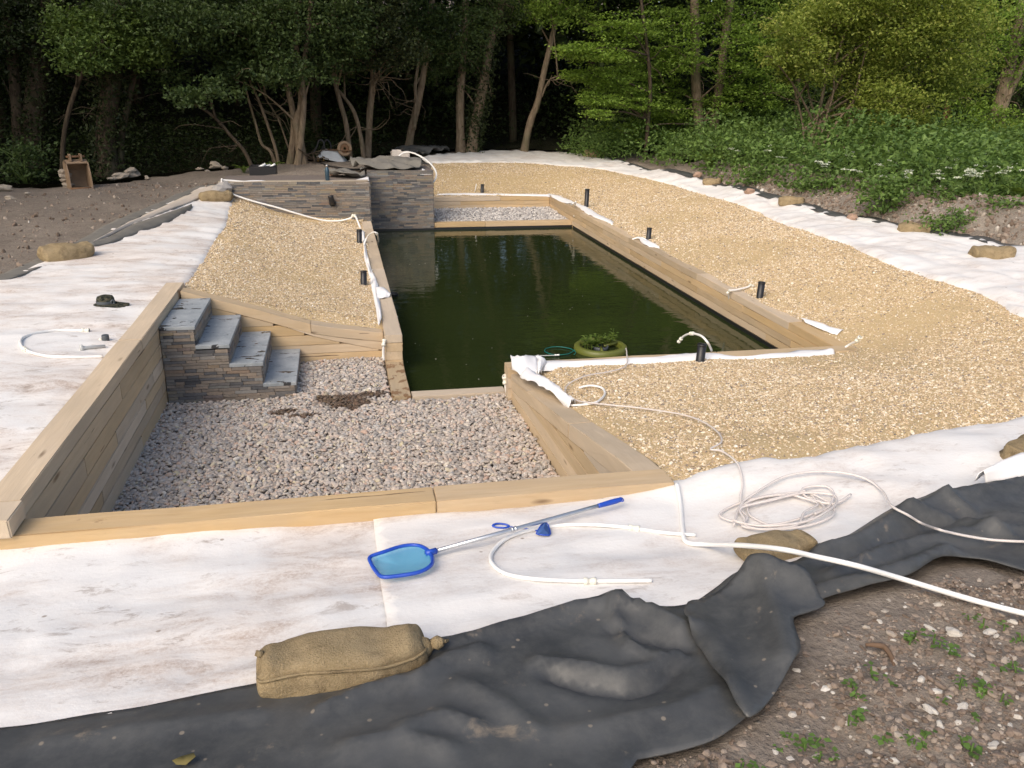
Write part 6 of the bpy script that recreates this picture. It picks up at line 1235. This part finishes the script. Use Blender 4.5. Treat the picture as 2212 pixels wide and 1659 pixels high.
bm = bmesh.new(); bk = [(.20, 0), (.26, .12), (.26, .34), (.20, .50), (.06, .56), (-.10, .50)]; rows = []
for y, z in bk: rows.append([bm.verts.new(bl(x, y, z)) for x in (-wv, wv)])
for a, b in zip(rows[:-1], rows[1:]): bm.faces.new((a[0], a[1], b[1], b[0]))
o = bm_link('shell', bm, RUSTB, t); o.modifiers.new('s', 'SOLIDIFY').thickness = .02
bm = bmesh.new(); [box_bm(bm, bl(x, .02, .60), (.03, .16, .14), Matrix.Rotation(.45, 3, 'Z')) for x in (-.10, .10)]; bm_link('mounting_ear', bm, RUSTB, t); tube('pin', [bl(-.17, -.02, .62), bl(.17, -.02, .62)], .022, RUST, t, 10, sm=0); tube('cutting_lip', [bl(-wv, -.24, .015), bl(wv, -.24, .015)], .025, RUST, t, 8, sm=0)
cb = aty(146, 400, 18.9); cb[2] = float(H(cb[0], cb[1]))
for i in range(3): rock('stone_block', cb + np.array([random.uniform(-.03, .03), 0, .10 * i]), (.12, .10, .06 if i < 2 else .09), ['bottom pale stone of the small stack beside the digger bucket', 'middle pale stone of the stack beside the digger bucket', 'top pale stone of the stack beside the digger bucket'][i], 'stone', ROCK, 'stones stacked by the bucket', .1)
# rubble along the wood edge
rb = [((262, 385), .22), ((285, 381), .30), ((243, 389), .12), ((318, 386), .10), ((432, 369), .14), ((466, 364), .26), ((486, 367), .16), ((448, 372), .10), ((22, 432), .12), ((10, 412), .18), ((60, 420), .08), ((880, 332), .24), ((905, 330), .16), ((1000, 328), .2)]
lbs = ['long flat rubble stone at the soil edge behind the bucket', 'largest pale rubble stone on the left soil edge', 'small rubble stone nearest the digger bucket', 'small stone right of the rubble pair', 'low stone left of the rubble heap by the tub', 'chunky pale boulder in the rubble heap left of the tub', 'dark stone right of the chunky boulder', 'flat stone in front of the chunky boulder', 'stone lying in the left soil near the picture edge', 'pale lump of rubble at the left picture edge', 'small stone on the open left soil', 'flat stone by the leaning forked trunk', 'smaller stone right of the leaning forked trunk', 'stone at the foot of the twin ivy trunks']
for ((u, v), sz), lb in zip(rb, lbs):
    c = hit(u, v); rock('rubble_stone', c, (sz * .85, sz * .55, sz * .36), lb, 'stone', ROCK, 'rubble along the wood edge')
for (u, v), lb in (((1507, 382), 'small brick lump on the far right fleece edge'), ((1618, 419), 'orange brick lump between two right-hand sandbags'), ((1840, 476), 'largest pink brick lump on the right fleece edge')):
    rock('brick_lump', hit(u, v, .03), (.13, .10, .07), lb, 'brick', BRICK, 'brick lumps on the right fleece')
rock('brick_lump', hit(722, 383), (.13, .09, .08), 'broken red brick on the soil behind the water bottle', 'brick', BRICK)
rock('round_stone', hit(481, 424, .05), (.20, .17, .17), 'round grey boulder at the left end of the slate wall', 'stone', plain('grey_stone', (.36, .34, .32), .9, .1, var=.2))

# ------------------------------------------------------------------ near soil, bottom right
SOP = [tuple(p[:2]) for p in hits([(1400, 1659), (1500, 1640), (1600, 1590), (1680, 1500), (1740, 1420), (1730, 1350), (1860, 1300), (1960, 1270), (2060, 1240), (2230, 1255), (2300, 1400), (2300, 1720), (1500, 1720)])]
X, Y = scatter_pts(SOP, 6500); n = len(X); q = np.clip(rng.gamma(1.5, .0030, n), .002, .020); zz = H(X, Y) + .05 * fbm(X * 1.1, Y * 1.1, 3) + .05 * fbm(X * 5, Y * 5, 5) + .022 * fbm(X * 16, Y * 16, 9, 3)
tag(scatter('soil_crumbs', np.column_stack([X, Y, zz + q * .1]), np.column_stack([q * 1.3, q, q * .6]), np.column_stack([rng.normal(0, .4, n), rng.normal(0, .4, n), rng.uniform(0, 6.28, n)]), CLOD), 'loose crumbs and grit on the near soil, bottom right', 'soil')
LP = [tuple(p[:2]) for p in hits([(0, 440), (130, 412), (300, 395), (440, 385), (470, 398), (400, 420), (250, 490), (100, 560), (0, 600), (-200, 620), (-200, 450)])]
X, Y = scatter_pts(LP, 60); n = len(X); q = np.clip(rng.gamma(1.3, .008, n), .005, .045); zz = H(X, Y) + .05 * fbm(X * 1.1, Y * 1.1, 3) + .05 * fbm(X * 5, Y * 5, 5)
tag(scatter('soil_crumbs', np.column_stack([X, Y, zz + q * .2]), np.column_stack([q * 1.3, q, q * .6]), rng.uniform(0, 6.28, (n, 3)), CLOD), 'loose clods scattered on the bare left soil', 'soil')
def soil_z(x, y): x = np.array([x]); y = np.array([y]); return float((H(x, y) + .05 * fbm(x * 1.1, y * 1.1, 3) + .05 * fbm(x * 5, y * 5, 5) + .022 * fbm(x * 16, y * 16, 9, 3))[0])
rf = random.Random(11); fl_px = [(1988, 1475, .030), (2010, 1345, .034), (2062, 1358, .05), (1900, 1335, .028), (2080, 1520, .034), (2008, 1535, .045), (1675, 1615, .028), (1742, 1580, .022), (2140, 1360, .036), (2190, 1340, .03), (1850, 1448, .018), (1940, 1460, .02), (2050, 1500, .02), (2030, 1565, .03), (1780, 1540, .018), (1880, 1610, .022), (1930, 1640, .028), (2120, 1450, .022), (2150, 1600, .026), (1650, 1640, .02), (2185, 1560, .028), (1980, 1420, .022), (1850, 1400, .016), (2100, 1410, .02)]
for i, (u, v, sz) in enumerate(fl_px):
    c = hit(u, v, .01); c[2] = soil_z(c[0], c[1]) - .004; sz *= .6; rock('flint_stone', c, (sz * rf.uniform(1, 1.4), sz * rf.uniform(.6, .9), sz * .5), 'pale flint stone lying on the near soil' if sz < .028 else 'larger pale flint lying on the near soil', 'stone', FLINT, 'flints on the near soil')
wd_px = [(2060, 1530), (2095, 1480), (1925, 1470), (2130, 1345), (2190, 1370), (2050, 1400), (1760, 1590), (1700, 1610), (1860, 1560), (1930, 1590), (2010, 1620), (2150, 1500), (1830, 1505), (2100, 1600), (1600, 1650), (2190, 1455), (1980, 1380), (1790, 1640)]
for i, (u, v) in enumerate(wd_px):
    c = hit(u, v, .01); c[2] = soil_z(c[0], c[1]); t = thing('weed_seedling', c, 'small green weed seedling sprouting from the near soil', 'weed', 'weeds on the near soil')
    for k_ in range(rf.randint(2, 4)): sprig(t, c + np.array([rf.uniform(-.05, .05), rf.uniform(-.05, .05), -.004]), rf.uniform(.015, .05), 6, rf.uniform(.014, .028), L_WEED, 900 + i * 7 + k_, 'shoot', .02)
c = hit(397, 1646, .05); t = thing('fallen_leaf', c, 'curled dead leaf on the liner at the bottom edge', 'leaf'); V = [c + np.array(q) for q in ((-.035, 0, .012), (-.01, .025, .002), (.03, .02, .014), (.04, -.005, .02), (.01, -.02, .004), (-.02, -.018, .01))]
link('blade', mesh_quads('blade', V, [(0, 1, 4, 5), (1, 2, 3, 4)]), DEAD, t).modifiers.new('s', 'SOLIDIFY').thickness = .001
c = hit(1925, 1400, .02); c[2] = soil_z(c[0], c[1]); o = tube('root_piece', [c + np.array(q) for q in ((-.06, .07, .015), (-.03, .04, .03), (.0, .03, .02), (-.01, -.03, .015), (-.03, -.07, .01))], [.006, .011, .012, .009, .004], ROOT, None, 8, sm=4); tag(o, 'crooked brown root lying on the near soil', 'root')

# specks floating on the water
X, Y = scatter_pts([(.65, 8.2), (5.1, 8.2), (5.1, 18.5), (.65, 18.5)], 1.5); n = len(X); q = rng.uniform(.003, .008, n)
tag(scatter('floating_specks', np.column_stack([X, Y, np.full(n, .003)]), np.column_stack([q * 1.4, q, q * .15]), np.column_stack([np.zeros(n), np.zeros(n), rng.uniform(0, 6.28, n)]), FLINT), 'tiny pale specks floating on the green water', 'debris')
